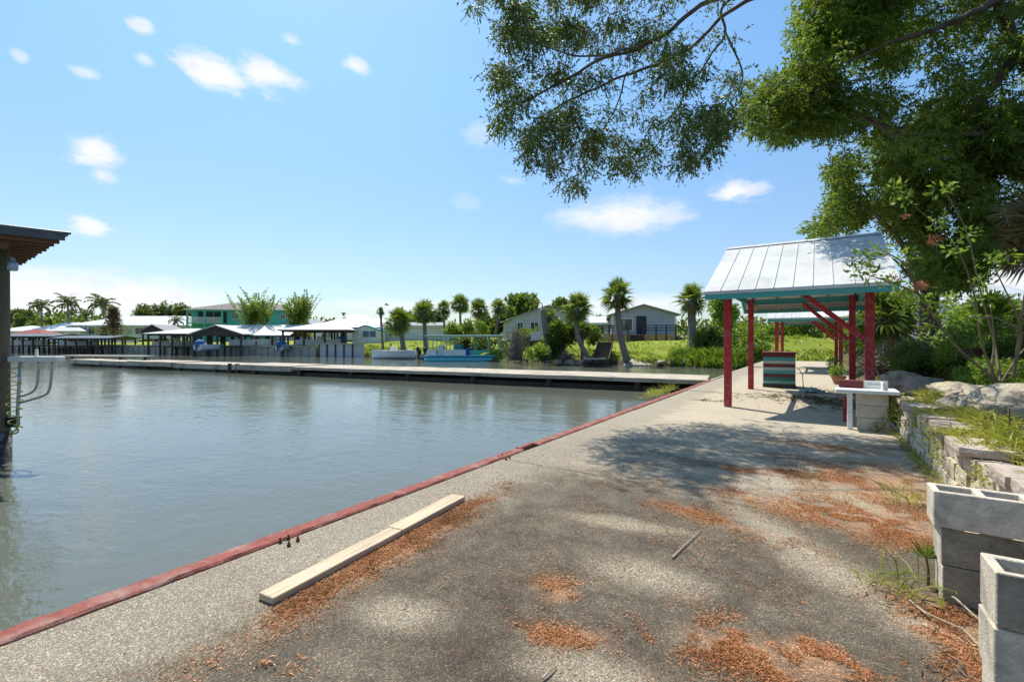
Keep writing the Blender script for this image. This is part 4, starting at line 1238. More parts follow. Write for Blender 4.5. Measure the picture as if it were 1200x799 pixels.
shrub('pale green thicket at the back of the right bank', scat(1100, 1230, 352, 402, 50), 18, 12, 110, .16, .07, 'bright', dj=1.5, group='shrubs on the right bank')
shrub('small tree behind the pavilion eave left of the red post', scat(836, 862, 345, 385, 20), 52, 7, 100, .4, .2, 'bright', group='trees behind the houses', name='small_tree', cat='tree')
shrub('leafy green vines spilling over the boulders at the right edge', scat(1120, 1215, 425, 455, 34), 7.4, 9, 110, .06, .03, 'pepper', dj=.35, group='shrubs on the right bank')
shrub('low weedy bush between the tan boulder and the cedar trunk', scat(1040, 1110, 415, 440, 26), 10.2, 9, 100, .07, .03, 'bush', dj=.4, group='shrubs on the right bank')
shrub('green bushes hiding the foot of the white gable house', scat(600, 650, 388, 402, 20), 47, 5, 120, .3, .15, 'bush', dj=.8)
shrub('dark leafy bush on the bank right behind the pontoon boat canopy', scat(535, 592, 396, 410, 22), 47.5, 5, 120, .28, .14, 'oak', dj=.5)
# distant trees
def far_tree(label, x0, x1, y0, y1, d, n, rpx, mat='oak', base=400, nper=110, ll=.7):
    shrub(label, scat(x0, x1, y0, y1, n), d, rpx, nper, ll, ll * .55, mat, ((x0 + x1) / 2, base), 'broadleaf_tree', 'tree', 'trees behind the houses', 1.5)
far_tree('round dark oak behind the long white roof', 158, 222, 357, 378, 120, 40, 6)
far_tree('dark bluish tree at the far left behind the low roofs', 10, 42, 366, 384, 115, 26, 5)
far_tree('pale green spreading tree behind the red roof', 36, 66, 376, 388, 108, 18, 4, 'bush')
far_tree('broad tree rising behind the white gable house', 594, 628, 347, 376, 70, 26, 6, 'bush', 395)
far_tree('rounded tree behind the dead palm trunk', 640, 672, 356, 378, 68, 22, 6, 'oak', 395)
far_tree('dark tree behind the row of cabbage palms', 466, 520, 362, 384, 80, 28, 5, 'oak', 398)
far_tree('low dark tree behind the ridge beside the bushy palms', 700, 728, 370, 384, 95, 16, 4, 'oak', 398)
far_tree('dark low tree far behind the palm gap', 560, 600, 368, 386, 90, 22, 5, 'oak', 398)
# treeline mass far away
c = []
for k in range(420):
    az_ = rng.uniform(R(-105), R(85)); rr_ = rng.uniform(190, 250)
    x_, y_ = rr_ * math.sin(az_), rr_ * math.cos(az_)
    c.append((x_, y_, 2.0 + 5.5 * rng.random()))
o = np_obj('treeline', blob(np.array(c), 5.5, 120, 1.6, .9, rng), 4, M['oak']); tag(o, 'far dark line of trees along the horizon', 'treeline', kind='stuff')
# reddish Norfolk pine
t = thing('norfolk_pine', 'russet tiered conifer in front of the long white roof', 'tree', P(133, 400, 80))
d = 80; H = 38 * d / FPX
MB().tube([(0, 0, 0), (0, 0, H * .5), (0, 0, H)], [.16, .12, .04], 7).build('trunk', M['bark'], t)
v = []
for k in range(9):
    z = H * (.22 + .75 * k / 8); r = (2.6 if k < 2 else 1.5 - .12 * k) if k else 2.4
    for j in range(7):
        a = j * 2 * PI / 7 + k * .5
        ax = np.array([[math.cos(a) * r * f, math.sin(a) * r * f, z + .25 * f] for f in (.3, .55, .8, 1)])
        v.append(blob(ax, .22 if k > 2 else .34, 16, .3, .12, rng))
np_obj('crown', np.concatenate(v), 4, M['redconifer'], t)
# bare grey bush by the pontoon
def bare_bush(label, px, py, d, wpx, hpx, n, name='bare_bush', mat='deadtwig'):
    b = P(px, py, d); t = thing(name, label, 'bush', b); s = d / FPX; mb = MB()
    for i in range(n):
        a = rng.uniform(0, 2 * PI); r = rng.uniform(.0, 1)
        e = Vector((math.cos(a) * r * wpx * s / 2, math.sin(a) * r * wpx * s / 2, hpx * s * rng.uniform(.35, 1) * (1 - .35 * r)))
        st = Vector((e.x * rng.uniform(.05, .6), e.y * rng.uniform(.05, .6), 0)); m = st.lerp(e, .55) + Vector(rng.normal(size=3) * .12)
        mb.tube([st, m, e], [.03, .018, .006], 4, cap=False)
        for j in range(3):
            q = m.lerp(e, rng.random()); mb.tube([q, q + Vector(rng.normal(size=3) * .3)], [.01, .004], 3, cap=False)
    return mb.build('twigs', M[mat], t)
bare_bush('bare grey twiggy bush at the water edge beside the pontoon boat', 605, 422, 38.5, 42, 46, 190)
bare_bush('small bare grey bush on the rocks beneath the leaning palm', 665, 423, 36.5, 24, 14, 70)
bare_bush('brown brushwood piled on the slope behind the braced red post', 1032, 437, 13.0, 60, 26, 120, 'brush_pile')
bare_bush('heap of dead brown fronds below the cedar', 1078, 432, 11.0, 56, 30, 120, 'brush_pile')

# bank grass on the far shore
pts = []
for k in range(9000):
    x = rng.uniform(-46, 1.0); tt = rng.uniform(.5, 3.4) if rng.random() < .75 else rng.uniform(3, 9)
    y = float(shore(x)) + tt
    if mnoise.noise(Vector((x * .35, tt * .8, 1))) < -.1: continue
    pts.append((x, y, float(h_far(x, y)) - .03))
o = np_obj('tall_grass', blades(np.array(pts), .42, .09, rng, .5), 4, M['grassy']); tag(o, 'tall bright grass along the far bank', 'grass', kind='stuff')
pts = []
for k in range(2500):
    x = rng.uniform(-9.5, -3.6); tt = rng.uniform(.35, 2.2); y = float(shore(x)) + tt
    pts.append((x, y, float(h_far(x, y)) - .03))
o = np_obj('reeds', blades(np.array(pts), .8, .06, rng, .25), 4, M['bright']); tag(o, 'bright green reeds at the water edge left of the red post', 'reeds', kind='stuff')

# wild pepper shrub with crimson blossom at the right
b = P(1168, 447, 6.4)
t = thing('flowering_shrub', 'tall straggly shrub with bare stems and crimson flower clusters above the wall', 'shrub', b)
stems = [[(1168, 447, 6.4), (1120, 405, 6.3), (1094, 370, 6.2), (1070, 352, 6.0)], [(1168, 447, 6.4), (1150, 400, 6.3), (1143, 352, 6.3), (1120, 290, 6.2), (1062, 232, 6.1)],
         [(1172, 447, 6.4), (1165, 400, 6.6), (1150, 345, 6.6), (1132, 270, 6.7), (1105, 220, 6.8)], [(1188, 440, 6.0), (1196, 385, 5.9), (1178, 340, 5.8), (1160, 305, 5.8)],
         [(1188, 440, 6.0), (1200, 350, 5.9), (1212, 280, 5.9)], [(1196, 385, 5.9), (1165, 372, 5.9), (1140, 372, 5.9)], [(1160, 440, 6.5), (1165, 400, 6.5), (1160, 350, 6.5)],
         [(1094, 370, 6.2), (1076, 345, 6.1), (1040, 330, 6.0), (1005, 318, 5.9)], [(1076, 345, 6.1), (1060, 310, 6.0), (1030, 292, 6.0)], [(1174, 447, 6.5), (1195, 415, 6.5), (1215, 395, 6.5)]]
mb = MB()
for s_ in stems:
    c = curve([P(*q) - b for q in s_], 6); mb.tube(c, [.018 + (.004 - .018) * i / (len(c) - 1) for i in range(len(c))], 6)
mb.tube([Vector((0, 0, -.25)), Vector((.02, 0, .02))], [.05, .03], 7)
mb.build('stems', M['stem'], t)
lp = [(1070, 352), (1060, 362), (1085, 362), (1096, 352), (1052, 345), (1075, 340), (1105, 365), (1088, 378), (1112, 350), (1040, 330), (1020, 320), (1005, 318), (1030, 294), (1012, 300), (1060, 300), (1120, 292), (1100, 262), (1062, 234), (1048, 222), (1132, 272), (1105, 222), (1160, 306), (1152, 330), (1140, 372), (1128, 380), (1160, 350), (1180, 300), (1090, 395)]
np_obj('foliage', blob(np.array([(P(x, y, 6.15 + rng.normal() * .12) - b)[:] for x, y in lp]), .12, 34, .085, .035, rng), 4, M['pepper'], t)
for k, (x, y) in enumerate([(1094, 281), (1079, 335), (1052, 326), (1061, 254)]):
    np_obj('blossom', blob(np.array([(P(x, y, 6.0) - b)[:]]), .075 if k < 2 else .04, 90 if k < 2 else 30, .03, .02, rng), 4, M['berries'], t)
# thin dead weed in front of the wall
b = P(1183, 575, 4.2)
t = thing('dead_weed', 'thin reddish dead weed standing before the wall at the right edge', 'weed', b)
mb = MB().tube([(0, 0, -.25), (.01, 0, .3), (.0, 0, .75)], [.009, .007, .004], 6)
for z, dx in ((.45, -.12), (.55, .12), (.62, -.15), (.7, .14), (.66, -.06)):
    mb.tube([(0, 0, z), (dx * .6, .02, z + .05), (dx, .0, z + .03)], [.004, .003, .002], 5)
mb.build('stem', M['rust'], t)
np_obj('foliage', blob(np.array([(-.12, 0, .5), (.12, 0, .6), (-.15, 0, .66), (.13, 0, .73), (0, 0, .76)]), .04, 16, .03, .014, rng), 4, M['debris'], t)

# ------------------------------------------------------------------ finger pier
t = thing('concrete_pier', 'long low concrete finger pier running across the canal', 'pier', (0, 0, 0))
A0 = Vector((-3.3, 17.55, 0)); secs = [0, 7, 14.5, 21, 26, 32, 37, 41, 45.5]
dirv = Vector((-44.4, -7.0, 0)).normalized(); nrm = Vector((-dirv.y, dirv.x, 0)) * -1
if nrm.y < 0: nrm = -nrm
for i in range(len(secs) - 1):
    a, b_ = secs[i] + .02, secs[i + 1] - .02
    dz = [0, .0, -.02, .01, -.03, .02, -.05, -.02][i]; sh = [0, 0, .04, .0, .12, -.05, .25, .1][i]
    wd = [2.75, 2.75, 2.7, 2.6, 2.3, 2.2, 1.8, 1.6][i]
    mb = MB(); n = 8; vs = []
    for k in range(n):
        s0 = a + (b_ - a) * k / n; s1 = a + (b_ - a) * (k + 1) / n
        j0, j1 = [mnoise.noise(Vector((s * .9, i, 2))) * .035 for s in (s0, s1)]
        z0_, z1_ = [dz + mnoise.noise(Vector((s * .5, i, 7))) * .02 for s in (s0, s1)]
        th = .15 if i < 3 else .30
        q = [A0 + dirv * s0 + nrm * (sh + j0), A0 + dirv * s0 + nrm * (wd + sh), A0 + dirv * s1 + nrm * (wd + sh), A0 + dirv * s1 + nrm * (sh + j1)]
        zz = [z0_, z0_, z1_, z1_]
        topq = [(p.x, p.y, z) for p, z in zip(q, zz)]
        mb.hexa([(x, y, z - th) for x, y, z in topq][::-1], topq[::-1])
    mb.build('deck_slab', M['conc'], t)
mb = MB()
p0 = A0 + dirv * .05 + nrm * .35; p1 = A0 + dirv * 45 + nrm * .35
mb.beam(p0 + Vector((0, 0, -.62)), p1 + Vector((0, 0, -.62)), .25, .6)
mb.beam(p0 + nrm * 2 + Vector((0, 0, -.62)), p1 + nrm * 1.2 + Vector((0, 0, -.62)), .25, .6)
mb.build('underbeam', M['concdark'], t)
for s in list(np.arange(2.5, 45, 3.6)) + [25.6, 26.3]:
    p = A0 + dirv * s + nrm * (.10 if s > 20 else .22)
    hi = .06 if s in (25.6, 26.3) else -.16
    MB().tube([p + Vector((0, 0, -2.2)), p + Vector((0, 0, hi - (.16 if s > 21 and hi < 0 else 0)))], .11, 9).build('piling', M['darkwood'], t)
# loose timber dock behind its far end
t = thing('timber_dock', 'low weathered timber dock slanting behind the left end of the concrete pier', 'dock', (0, 0, 0))
a, b_ = P(80, 419.3, 42), P(175, 420.2, 40)
for off, nm in ((0, 'deck'),):
    mb = MB(); a2, b2 = a.copy(), b_.copy(); a2.z = b2.z = .04
    mb.beam(a2, b2, 1.6, .14); mb.build('deck', M['conc'], t)
for f in (.05, .35, .65, .95):
    p = a.lerp(b_, f); MB().tube([(p.x, p.y, -2), (p.x, p.y, -.035)], .12, 8).build('piling', M['darkwood'], t)
# plants on the pier corner
t = thing('grass_tuft', 'weeds hanging from the inner corner of the pier and the red kerb', 'grass', G(770, 463), 0, 'tufts growing in the paving')
np_obj('foliage', blades(rng.normal(size=(160, 3)) * np.array([.12, .5, 0]) + np.array([-.02, 0, 0]), .22, .02, rng, .8), 4, M['drygrass'], t)
tuft(786, 458, .3, 50, 'pale weed growing at the meeting of pier and dock', 'drygrass')

# ------------------------------------------------------------------ near boathouse at the left edge
t = thing('boathouse', 'near boathouse corner with dark weathered post and brown timber roof at the left edge', 'boathouse', (-10.72, 1.54, 0), R(-3))
M['piling'] = surf('mossy_piling', (.17, .14, .095), (.08, .072, .05), 5, .9, 26, .8, .02, stretch=(1, 1, .25), dirt=(.10, .12, .05), dirt_amt=.7)
M['barnacle'] = surf('barnacled_black_wrap', (.035, .036, .04), (.02, .02, .022), 8, .8, 26, .8, .015, dirt=(.42, .42, .40), dirt_amt=.5, dirt_scale=9)
MB().tube([(0, 0, -2.2), (0, 0, -.6), (.0, 0, .6), (0, 0, 1.8), (0, 0, 2.86)], [.145, .145, .14, .135, .13], 14).build('post', M['piling'], t, smooth=True)
MB().tube([(0, 0, -1.8), (0, 0, -.02)], [.158, .158], 14).build('post_wrap', M['barnacle'], t, smooth=True)
# roof plane falls gently toward its far edge, which runs along -X; rafters run along Y with their tails on that edge
ex, ey, ez = .92, .66, 3.08
sl = -.03
roofo = MB().slab([(ex, ey - 7.5, ez + 7.5 * sl), (ex, ey, ez), (ex - 6.5, ey, ez), (ex - 6.5, ey - 7.5, ez + 7.5 * sl)], .03).build('roof', M['darkmetal'], t)
mb = MB()
for k in range(28):
    x = ex - .03 - k * .23
    mb.tube([(x, ey + .03, ez + .01), (x, ey - 7.4, ez + 7.4 * sl + .01)], .022, 6)
mb.build('roof_rib', M['darkmetal'], roofo)
MB().beam((ex - .02, ey - .04, ez - .075), (ex - .02, ey - 7.4, ez - .075 + 7.36 * sl), .03, .085).build('fascia', M['darkmetal'], t)
for k in range(11):
    x = ex - .12 - k * .34
    MB().beam((x, ey - .09 - .01 * (k % 3), ez - .10), (x, ey - 7.2, ez - .10 + 7.1 * sl), .05, .13).build('rafter', M['brownwood'], t)
MB().beam((ex - .3, -.0, 2.93), (ex - 6.3, -.0, 2.93), .14, .2).build('header', M['brownwood'], t)
MB().tube([(0, -6.6, -2.2), (0, -6.6, 3.5)], .155, 12).build('post', M['piling'], t, smooth=True)
MB().tube([(-5, 0, -2.2), (-5, 0, 2.86)], .155, 12).build('post', M['piling'], t, smooth=True)
t = thing('lamp', 'bluish glass lamp hanging under the near boathouse roof', 'lamp', P(15, 312, 7.05))
MB().lathe([(.045, -.07), (.06, -.05), (.065, .03), (.05, .06), (.03, .07)], n=12).build('shade', M['frosted'], t, smooth=True)
MB().tube([(0, 0, .07), (-.02, 0, .12), (-.1, 0, .14)], [.03, .025, .02], 8).build('bracket', M['brass'], t)
# bent pipe ladder frame
b = P(20, 470, 7.25)
t = thing('boarding_ladder', 'bent grey pipe frame with white top fixed to the near boathouse post', 'ladder', b, YAW)
L = lambda x, y: Vector(((x - 20) * 7.25 / FPX, 0, (470 - y) * 7.25 / FPX))
MB().box(L(12, 0).x, L(70, 0).x, -.05, .10, L(0, 424).z, L(0, 417.5).z).build('top_panel', M['white'], t, bevel=.015, segs=2)
MB().tube([L(24, 424), L(22.5, 450), L(21, 475), L(20, 500)], .022, 8).build('upright', M['galv'], t, smooth=True)
MB().tube(curve([L(45, 424), L(44.5, 440), L(43, 452), L(37, 460), L(22, 465)], 5), .018, 8).build('bent_pipe', M['galv'], t, smooth=True)
MB().tube(curve([L(61, 424), L(60, 442), L(57.5, 457), L(50, 464), L(23, 472)], 5), .018, 8).build('bent_pipe', M['galv'], t, smooth=True)
MB().tube([L(43, 417), L(43, 409)], .02, 8).build('stub_post', M['white'], t)
MB().beam(L(20, 494) + Vector((0, 0, 0)), L(9, 494), .09, .16).build('clamp', M['rubber'], t)
t = thing('rope', 'yellow green coiled rope hanging on the near boathouse post', 'rope', P(17, 470, 7.1), YAW)
pts = [Vector((.10 * math.cos(k * .55) * (1 - .2 * math.sin(k * .1)), .06 * math.sin(k * .55), .55 - k * .0115)) for k in range(80)]
MB().tube(pts, .007, 6).build('coil', M['rope'], t, smooth=True)
MB().tube(curve([pts[-1], Vector((.06, -.02, -.42)), Vector((-.02, -.05, -.5)), Vector((.1, -.04, -.46)), Vector((.0, 0, -.36)), Vector((.12, .0, -.4))], 6), .012, 6).build('knot', M['rope'], t, smooth=True)

# ------------------------------------------------------------------ houses and boathouses
def house(name, label, cat, px, d, zb, w, dep, wh, rise, roof, wallm, roofm, ops=(), rot=0.0, ov=.45, group='houses along the far shore', trim='white'):
    t = thing(name, label, cat, XY(px, d, zb), YAW + rot, group)
    hw = w / 2; mb = MB()
    if roof == 'gable_front':
        b = [(-hw, 0), (hw, 0), (hw, wh), (0, wh + rise), (-hw, wh)]
        mb.add([(x, 0, z) for x, z in b] + [(x, dep, z) for x, z in b], [(0, 1, 2, 3, 4), (9, 8, 7, 6, 5), (0, 5, 6, 1), (1, 6, 7, 2), (2, 7, 8, 3), (3, 8, 9, 4), (4, 9, 5, 0)])
        k = rise / hw
        q = [[(0, -ov, wh + rise + .14), (0, dep + ov, wh + rise + .14), (-hw - ov, dep + ov, wh - ov * k + .14), (-hw - ov, -ov, wh - ov * k + .14)],
             [(0, dep + ov, wh + rise + .14), (0, -ov, wh + rise + .14), (hw + ov, -ov, wh - ov * k + .14), (hw + ov, dep + ov, wh - ov * k + .14)]]
    elif roof == 'gable_side':
        b = [(0, 0), (dep, 0), (dep, wh), (dep / 2, wh + rise), (0, wh)]
        mb.add([(-hw, y, z) for y, z in b] + [(hw, y, z) for y, z in b], [(4, 3, 2, 1, 0), (5, 6, 7, 8, 9), (1, 6, 5, 0), (2, 7, 6, 1), (3, 8, 7, 2), (4, 9, 8, 3), (0, 5, 9, 4)])
        k = rise / (dep / 2)
        q = [[(-hw - ov, -ov, wh - ov * k + .14), (hw + ov, -ov, wh - ov * k + .14), (hw + ov, dep / 2, wh + rise + .14), (-hw - ov, dep / 2, wh + rise + .14)],
             [(-hw - ov, dep / 2, wh + rise + .14), (hw + ov, dep / 2, wh + rise + .14), (hw + ov, dep + ov, wh - ov * k + .14), (-hw - ov, dep + ov, wh - ov * k + .14)]]
    else:
        mb.box(-hw, hw, 0, dep, 0, wh)
        i = min(hw * .9, dep * .5)
        z0, z1 = wh + .05, wh + rise
        A = [(-hw - ov, -ov, z0), (hw + ov, -ov, z0), (hw + ov, dep + ov, z0), (-hw - ov, dep + ov, z0)]
        B = [(-hw + i, dep / 2, z1), (hw - i, dep / 2, z1)]
        rm = MB(); rm.add(A + B, [(0, 1, 5, 4), (1, 2, 5), (2, 3, 4, 5), (3, 0, 4), (3, 2, 1, 0)])
        q = None
    if wallm: mb.build('wall', M[wallm], t)
    if q is None: r_ = rm.build('roof', M[roofm], t)
    else:
        rm = MB()
        for qq in q: rm.slab(qq, .12)
        r_ = rm.build('roof', M[roofm], t)
    # trim board under the front eave
    if roof != 'gable_front':
        zz = wh - (ov * rise / (dep / 2) if roof == 'gable_side' else 0) - .1
        MB().box(-hw - ov + .02, hw + ov - .02, -ov - .012, -ov + .03, zz, zz + .14).build('fascia', M[trim], r_)
    for op in ops:
        kind, x, z, ww, hh = op[:5]; side = op[5] if len(op) > 5 else 'f'
        def bx(m, x0, x1, y0, y1, z0, z1):
            if side == 'f': return m.box(x0, x1, y0, y1, z0, z1)
            if side == 'r': return m.box(hw - y1, hw - y0, x0, x1, z0, z1)
            return m.box(-hw + y0, -hw + y1, x0, x1, z0, z1)
        if kind == 'window':
            f = bx(MB(), x - .08, x + ww + .08, -.06, -.004, z - .08, z + hh + .08).build('window', M[trim], t)
            bx(MB(), x, x + ww, -.075, -.062, z, z + hh).build('pane', M['glass'], f)
            mm = MB(); bx(mm, x + ww / 2 - .025, x + ww / 2 + .025, -.09, -.077, z, z + hh); mm.build('mullion', M[trim], f)
        elif kind == 'door':
            f = bx(MB(), x, x + ww, -.06, -.004, z, z + hh).build('door', M[op[6] if len(op) > 6 else 'navy'], t)
            bx(MB(), x + .15, x + ww - .15, -.075, -.062, z + hh * .6, z + hh * .88).build('pane', M['glass'], f)
        elif kind == 'dark':
            bx(MB(), x, x + ww, -.05, -.004, z, z + hh).build('doorway', M['black'], t)
    return t

# grey house with the deck
t = house('grey_house', 'grey blue gabled house with navy door above the lawn', 'house', 754, 50, 1.55, 6.7, 9, 2.7, 1.0, 'gable_front', 'gutter', 'shinglegrey',
          [('window', -2.9, 1.0, 1.7, 1.25), ('door', -.75, .45, 1.05, 2.1, 'f'), ('window', 2.0, 1.3, .5, 1.1, 'r'), ('window', 5.5, 1.2, .7, 1.3, 'r')], rot=-.18)
for nm, x0, x1, mt in (('corner_trim', 3.2, 3.36, 'white'), ('corner_trim', -3.36, -3.2, 'white')):
    MB().box(x0, x1, -.03, -.004, 0, 2.6).build(nm, M[mt], t)
t2 = thing('wooden_deck', 'wooden deck with orange board skirt and black railing in front of the grey house', 'deck', XY(754, 50, 1.45), YAW - .18)
for (x0, x1) in ((-5.0, -1.6), (-.3, 2.9)):
    mb = MB()
    n = int((x1 - x0) / .14)
    for k in range(n): mb.box(x0 + k * .14, x0 + k * .14 + .13, -2.6, -2.56, -.25, .62)
    mb.build('skirt', M['deckwood'], t2)
MB().box(-5.0, 2.9, -2.55, -.1, .56, .63).build('deck_boards', M['deckwood'], t2)
MB().box(-1.6, -.3, -2.66, -2.5, -.25, .56).build('gate_panel', M['black'], t2)
mb = MB()
for (x0, x1) in ((-5.0, -1.7), (-.2, 2.9)):
    for z in (1.0, 1.25, 1.5): mb.box(x0, x1, -2.6, -2.56, z, z + .09)
mb.build('railing', M['black'], t2)
for x in (-5.0, -3.4, -1.8, -.2, 1.0, 2.0, 2.9):
    MB().box(x - .06, x + .06, -2.64, -2.52, -.25, 1.6).build('railing_post', M['black'], t2)
mb = MB()
for k in range(5): mb.box(3.0 + k * .28, 3.27 + k * .28, -2.6, -1.6, -.3, .5 - k * .15)
mb.build('steps', M['darkwood'], t2)
mb = MB().beam((2.96, -2.6, 1.5), (4.4, -2.6, .75), .06, .1); mb.build('stair_rail', M['black'], t2)
MB().box(4.34, 4.46, -2.66, -2.54, -.3, .8).build('railing_post', M['black'], t2)

t = house('white_gable_house', 'pale grey gabled house behind the dead palm trunk', 'house', 641, 56, 1.5, 8.6, 10, 2.6, 1.5, 'gable_front', 'greywall', 'shinglegrey',
          [('window', -2.0, .95, .9, 1.2), ('dark', -.1, .2, 1.2, 2.0), ('window', -3.6, 1.0, .6, 1.1), ('window', 1.8, 1.0, .9, 1.1)], rot=.12)
t = house('low_house', 'low pale wing with long grey roof beyond the leaning palm', 'house', 692, 57, 1.4, 7.0, 8, 2.2, .9, 'gable_side', 'whitewall', 'roofwhite',
          [('window', -1.6, .8, .8, 1.0), ('window', .8, .8, .8, 1.0), ('dark', 2.2, .1, .9, 1.9)], rot=-.15)
t = house('long_white_building', 'long low white building behind the cabbage palms', 'building', 486, 66, 1.25, 9.5, 6, 2.3, .5, 'gable_side', 'whitewall', 'shinglegrey', [('window', -3.6, .9, 1.0, .9)])
t = house('white_roof_house', 'large house with broad white hip roof right of the bushy palms', 'house', 408, 74, 1.2, 11.5, 10, 2.4, 2.3, 'hip', 'whitewall', 'roofwhite',
          [('window', -4, .8, 1.4, 1.1), ('window', 1, .8, 1.4, 1.1), ('dark', -1.2, .1, 1.0, 2.0)])
mb = MB(); mb.lathe([(.18, 0), (.18, .35), (.4, .36), (.42, .5), (.05, .62)], (-2.2, 4.0, 4.45), 10); mb.build('roof_vent', M['darkmetal'], t)
t = house('white_roof_house', 'white-roofed house farther right with blue shaded front', 'house', 436, 78, 1.2, 9.0, 8, 2.4, 1.9, 'hip', 'whitewall', 'roofwhite', [('window', 1.2, .8, 1.4, 1.1), ('window', -2.6, .8, 1.4, 1.1)])
t = house('garden_shed', 'white and blue shed with teal trim on the pale seawall', 'shed', 428, 60, 1.1, 3.4, 3, 1.7, .55, 'gable_front', 'whitewall', 'bluewall', [('window', -.2, .9, .6, .6), ('window', .7, .9, .6, .6)], ov=.2, trim='bluewall')
# teal house
t = house('teal_house', 'two storey teal house with brown hip roof and white balcony', 'house', 283, 86, 1.0, 17.5, 10, 6.2, 1.7, 'hip', 'tealwall', 'shingle',
          [('window', -1.6, 4.5, .9, 1.1), ('window', 7.0, 4.5, .8, .9), ('dark', -7.6, 3.8, 2.6, 2.0), ('dark', -4.8, 3.8, 2.2, 2.0), ('window', -6.8, 1.4, 1.4, 1.2), ('window', 3.5, 4.5, .8, .9), ('window', -4.2, 1.4, 1.2, 1.2)], rot=.1, ov=.9, trim='white')
mb = MB(); mb.box(-8.75, -2.6, -1.5, -.01, 3.5, 3.7); mb.build('balcony', M['tealwall'], t)
mb = MB()
for k in range(62): mb.box(-8.7 + k * .1, -8.66 + k * .1, -1.48, -1.44, 3.7, 4.65)
mb.box(-8.75, -2.6, -1.5, -1.42, 4.65, 4.73); mb.build('balcony_railing', M['white'], t)
for x in (-8.7, -5.7, -2.7): MB().box(x - .12, x + .12, -1.55, -1.3, 0, 6.2).build('balcony_post', M['tealwall'], t)
# long white-roof ranch
t = house('ranch_house', 'long pale green house with white hip roof left of the teal house', 'house', 156, 92, 1.9, 25.5, 12, 2.6, 2.2, 'hip', 'mintwall', 'roofwhite',
          [('window', -8.8, .9, 1.2, 1.3), ('dark', -6.6, .1, 1.4, 2.2), ('window', -4.2, .9, 1.6, 1.2), ('window', .5, .9, 1.6, 1.2), ('window', 4.5, .9, 1.6, 1.2), ('dark', 8.0, .1, 1.2, 2.1), ('window', 9.8, .9, 1.4, 1.2), ('window', -11.6, .9, 1.2, 1.2)])
for x in (-9.6, -7.1, -2.4): MB().box(x - .1, x + .1, -.4, -.2, 0, 2.6).build('porch_post', M['white'], t)
t = house('white_cottage', 'low white-roofed cottage behind the red gazebo roof', 'house', 62, 90, 1.1, 10.5, 8, 2.2, 1.9, 'hip', 'whitewall', 'roofwhite', [('window', -3, .8, 1.2, 1.1), ('window', 1, .8, 1.2, 1.1)])
t = house('white_cottage', 'white-roofed cottage at the far left edge', 'house', 14, 96, 1.1, 9.0, 8, 2.3, 1.3, 'hip', 'whitewall', 'roofwhite', [('window', -2, .8, 1.2, 1.1)])
t = house('gazebo', 'open gazebo with dark red hip roof at the left', 'gazebo', 32, 82, 1.1, 4.6, 3.5, 1.55, .9, 'hip', None, 'redroof', trim='white')
for x in (-2.2, -.7, .8, 2.2): MB().box(x - .06, x + .06, .1, .22, 0, 1.6).build('post', M['white'], t)
t = house('grey_gable_house', 'grey roofed gable between the teal house and the white roofs', 'house', 350, 84, 1.1, 8.0, 8, 2.6, 1.8, 'gable_front', 'greywall', 'shinglegrey', [('window', -1, 1, 1.2, 1.1)])
# white fence
t = thing('white_fence', 'solid white fence in front of the pale green house', 'fence', XY(128, 84, 1.1), YAW)
for k in range(6): MB().box(-5.4 + k * 1.8, -5.4 + k * 1.8 + 1.74, 0, .05, 0, 1.25 + .02 * (k % 2)).build('panel', M['white'], t)
# right background: fence and house among the trees
t = house('white_roof_house', 'white-roofed building glimpsed through the trees on the right bank', 'building', 1172, 26, 1.5, 5.5, 5, 2.0, 1.2, 'gable_side', 'whitewall', 'roofwhite', [('window', -1.4, .8, .9, .9), ('window', .6, .8, .9, .9)], group='houses on the right bank')
t = thing('picket_fence', 'grey slatted fence on the right bank behind the flowering shrub', 'fence', XY(1170, 20, 2.6 - .7), YAW + .2)
mb = MB()
for k in range(26): mb.box(-1.6 + k * .13, -1.6 + k * .13 + .09, 0, .02, .1, 1.25 + .1 * math.sin(k))
mb.build('pickets', M['deadtwig'], t)
MB().box(-1.65, 1.8, .022, .07, .3, .38).build('rail', M['deadtwig'], t)
for x in (-1.5, 0, 1.6): MB().box(x - .04, x + .04, .072, .15, -.9, 1.3).build('post', M['deadtwig'], t)
t = MB().box(-.9, .9, -.06, .06, -.12, .05).build('timber_edging', M['potred'], bevel=.01, loc=tuple(P(1172, 411, 9.2))); t.rotation_euler.z = YAW + .1
tag(t, 'low dark red timber edging behind the flowering shrub', 'edging')

# pale seawall on the far shore (left of the grass bank)
def wall_run(name, label, x0, x1, mat, cap, ztop=1.0):
    t = thing(name, label, 'seawall', (0, 0, 0), 0, 'seawalls along the far shore')
    xs_ = np.arange(x0, x1 + .01, 1.2)
    mb = MB(); mc = MB()
    for a, b_ in zip(xs_[:-1], xs_[1:]):
        pa = Vector((a, float(shore(a)) - .05, 0)); pb = Vector((b_, float(shore(b_)) - .05, 0))
        mb.beam(pa + Vector((0, 0, ztop - 1.2)), pb + Vector((0, 0, ztop - 1.2)), .2, 2.4)
        mc.beam(pa + Vector((0, -.02, ztop + .06)), pb + Vector((0, -.02, ztop + .06)), .45, .14)
    mb.build('panel', M[mat], t); mc.build('cap', M[cap], t)
    for a in xs_[:-1]:
        pa = Vector((a, float(shore(a)) - .05, 0))
        MB().beam(pa + Vector((0, -.16, -1)), pa + Vector((0, -.16, ztop - .02)), .16, .12).build('batten', M['darkwood' if mat == 'greywall' else mat], t)
wall_run('far_seawall', 'pale panelled seawall below the blue shed', -49.8, -43.6, 'greywall', 'conc')
M['oldwall'] = surf('weathered_seawall', (.42, .40, .35), (.26, .245, .215), 1.5, .9, 10, .4)
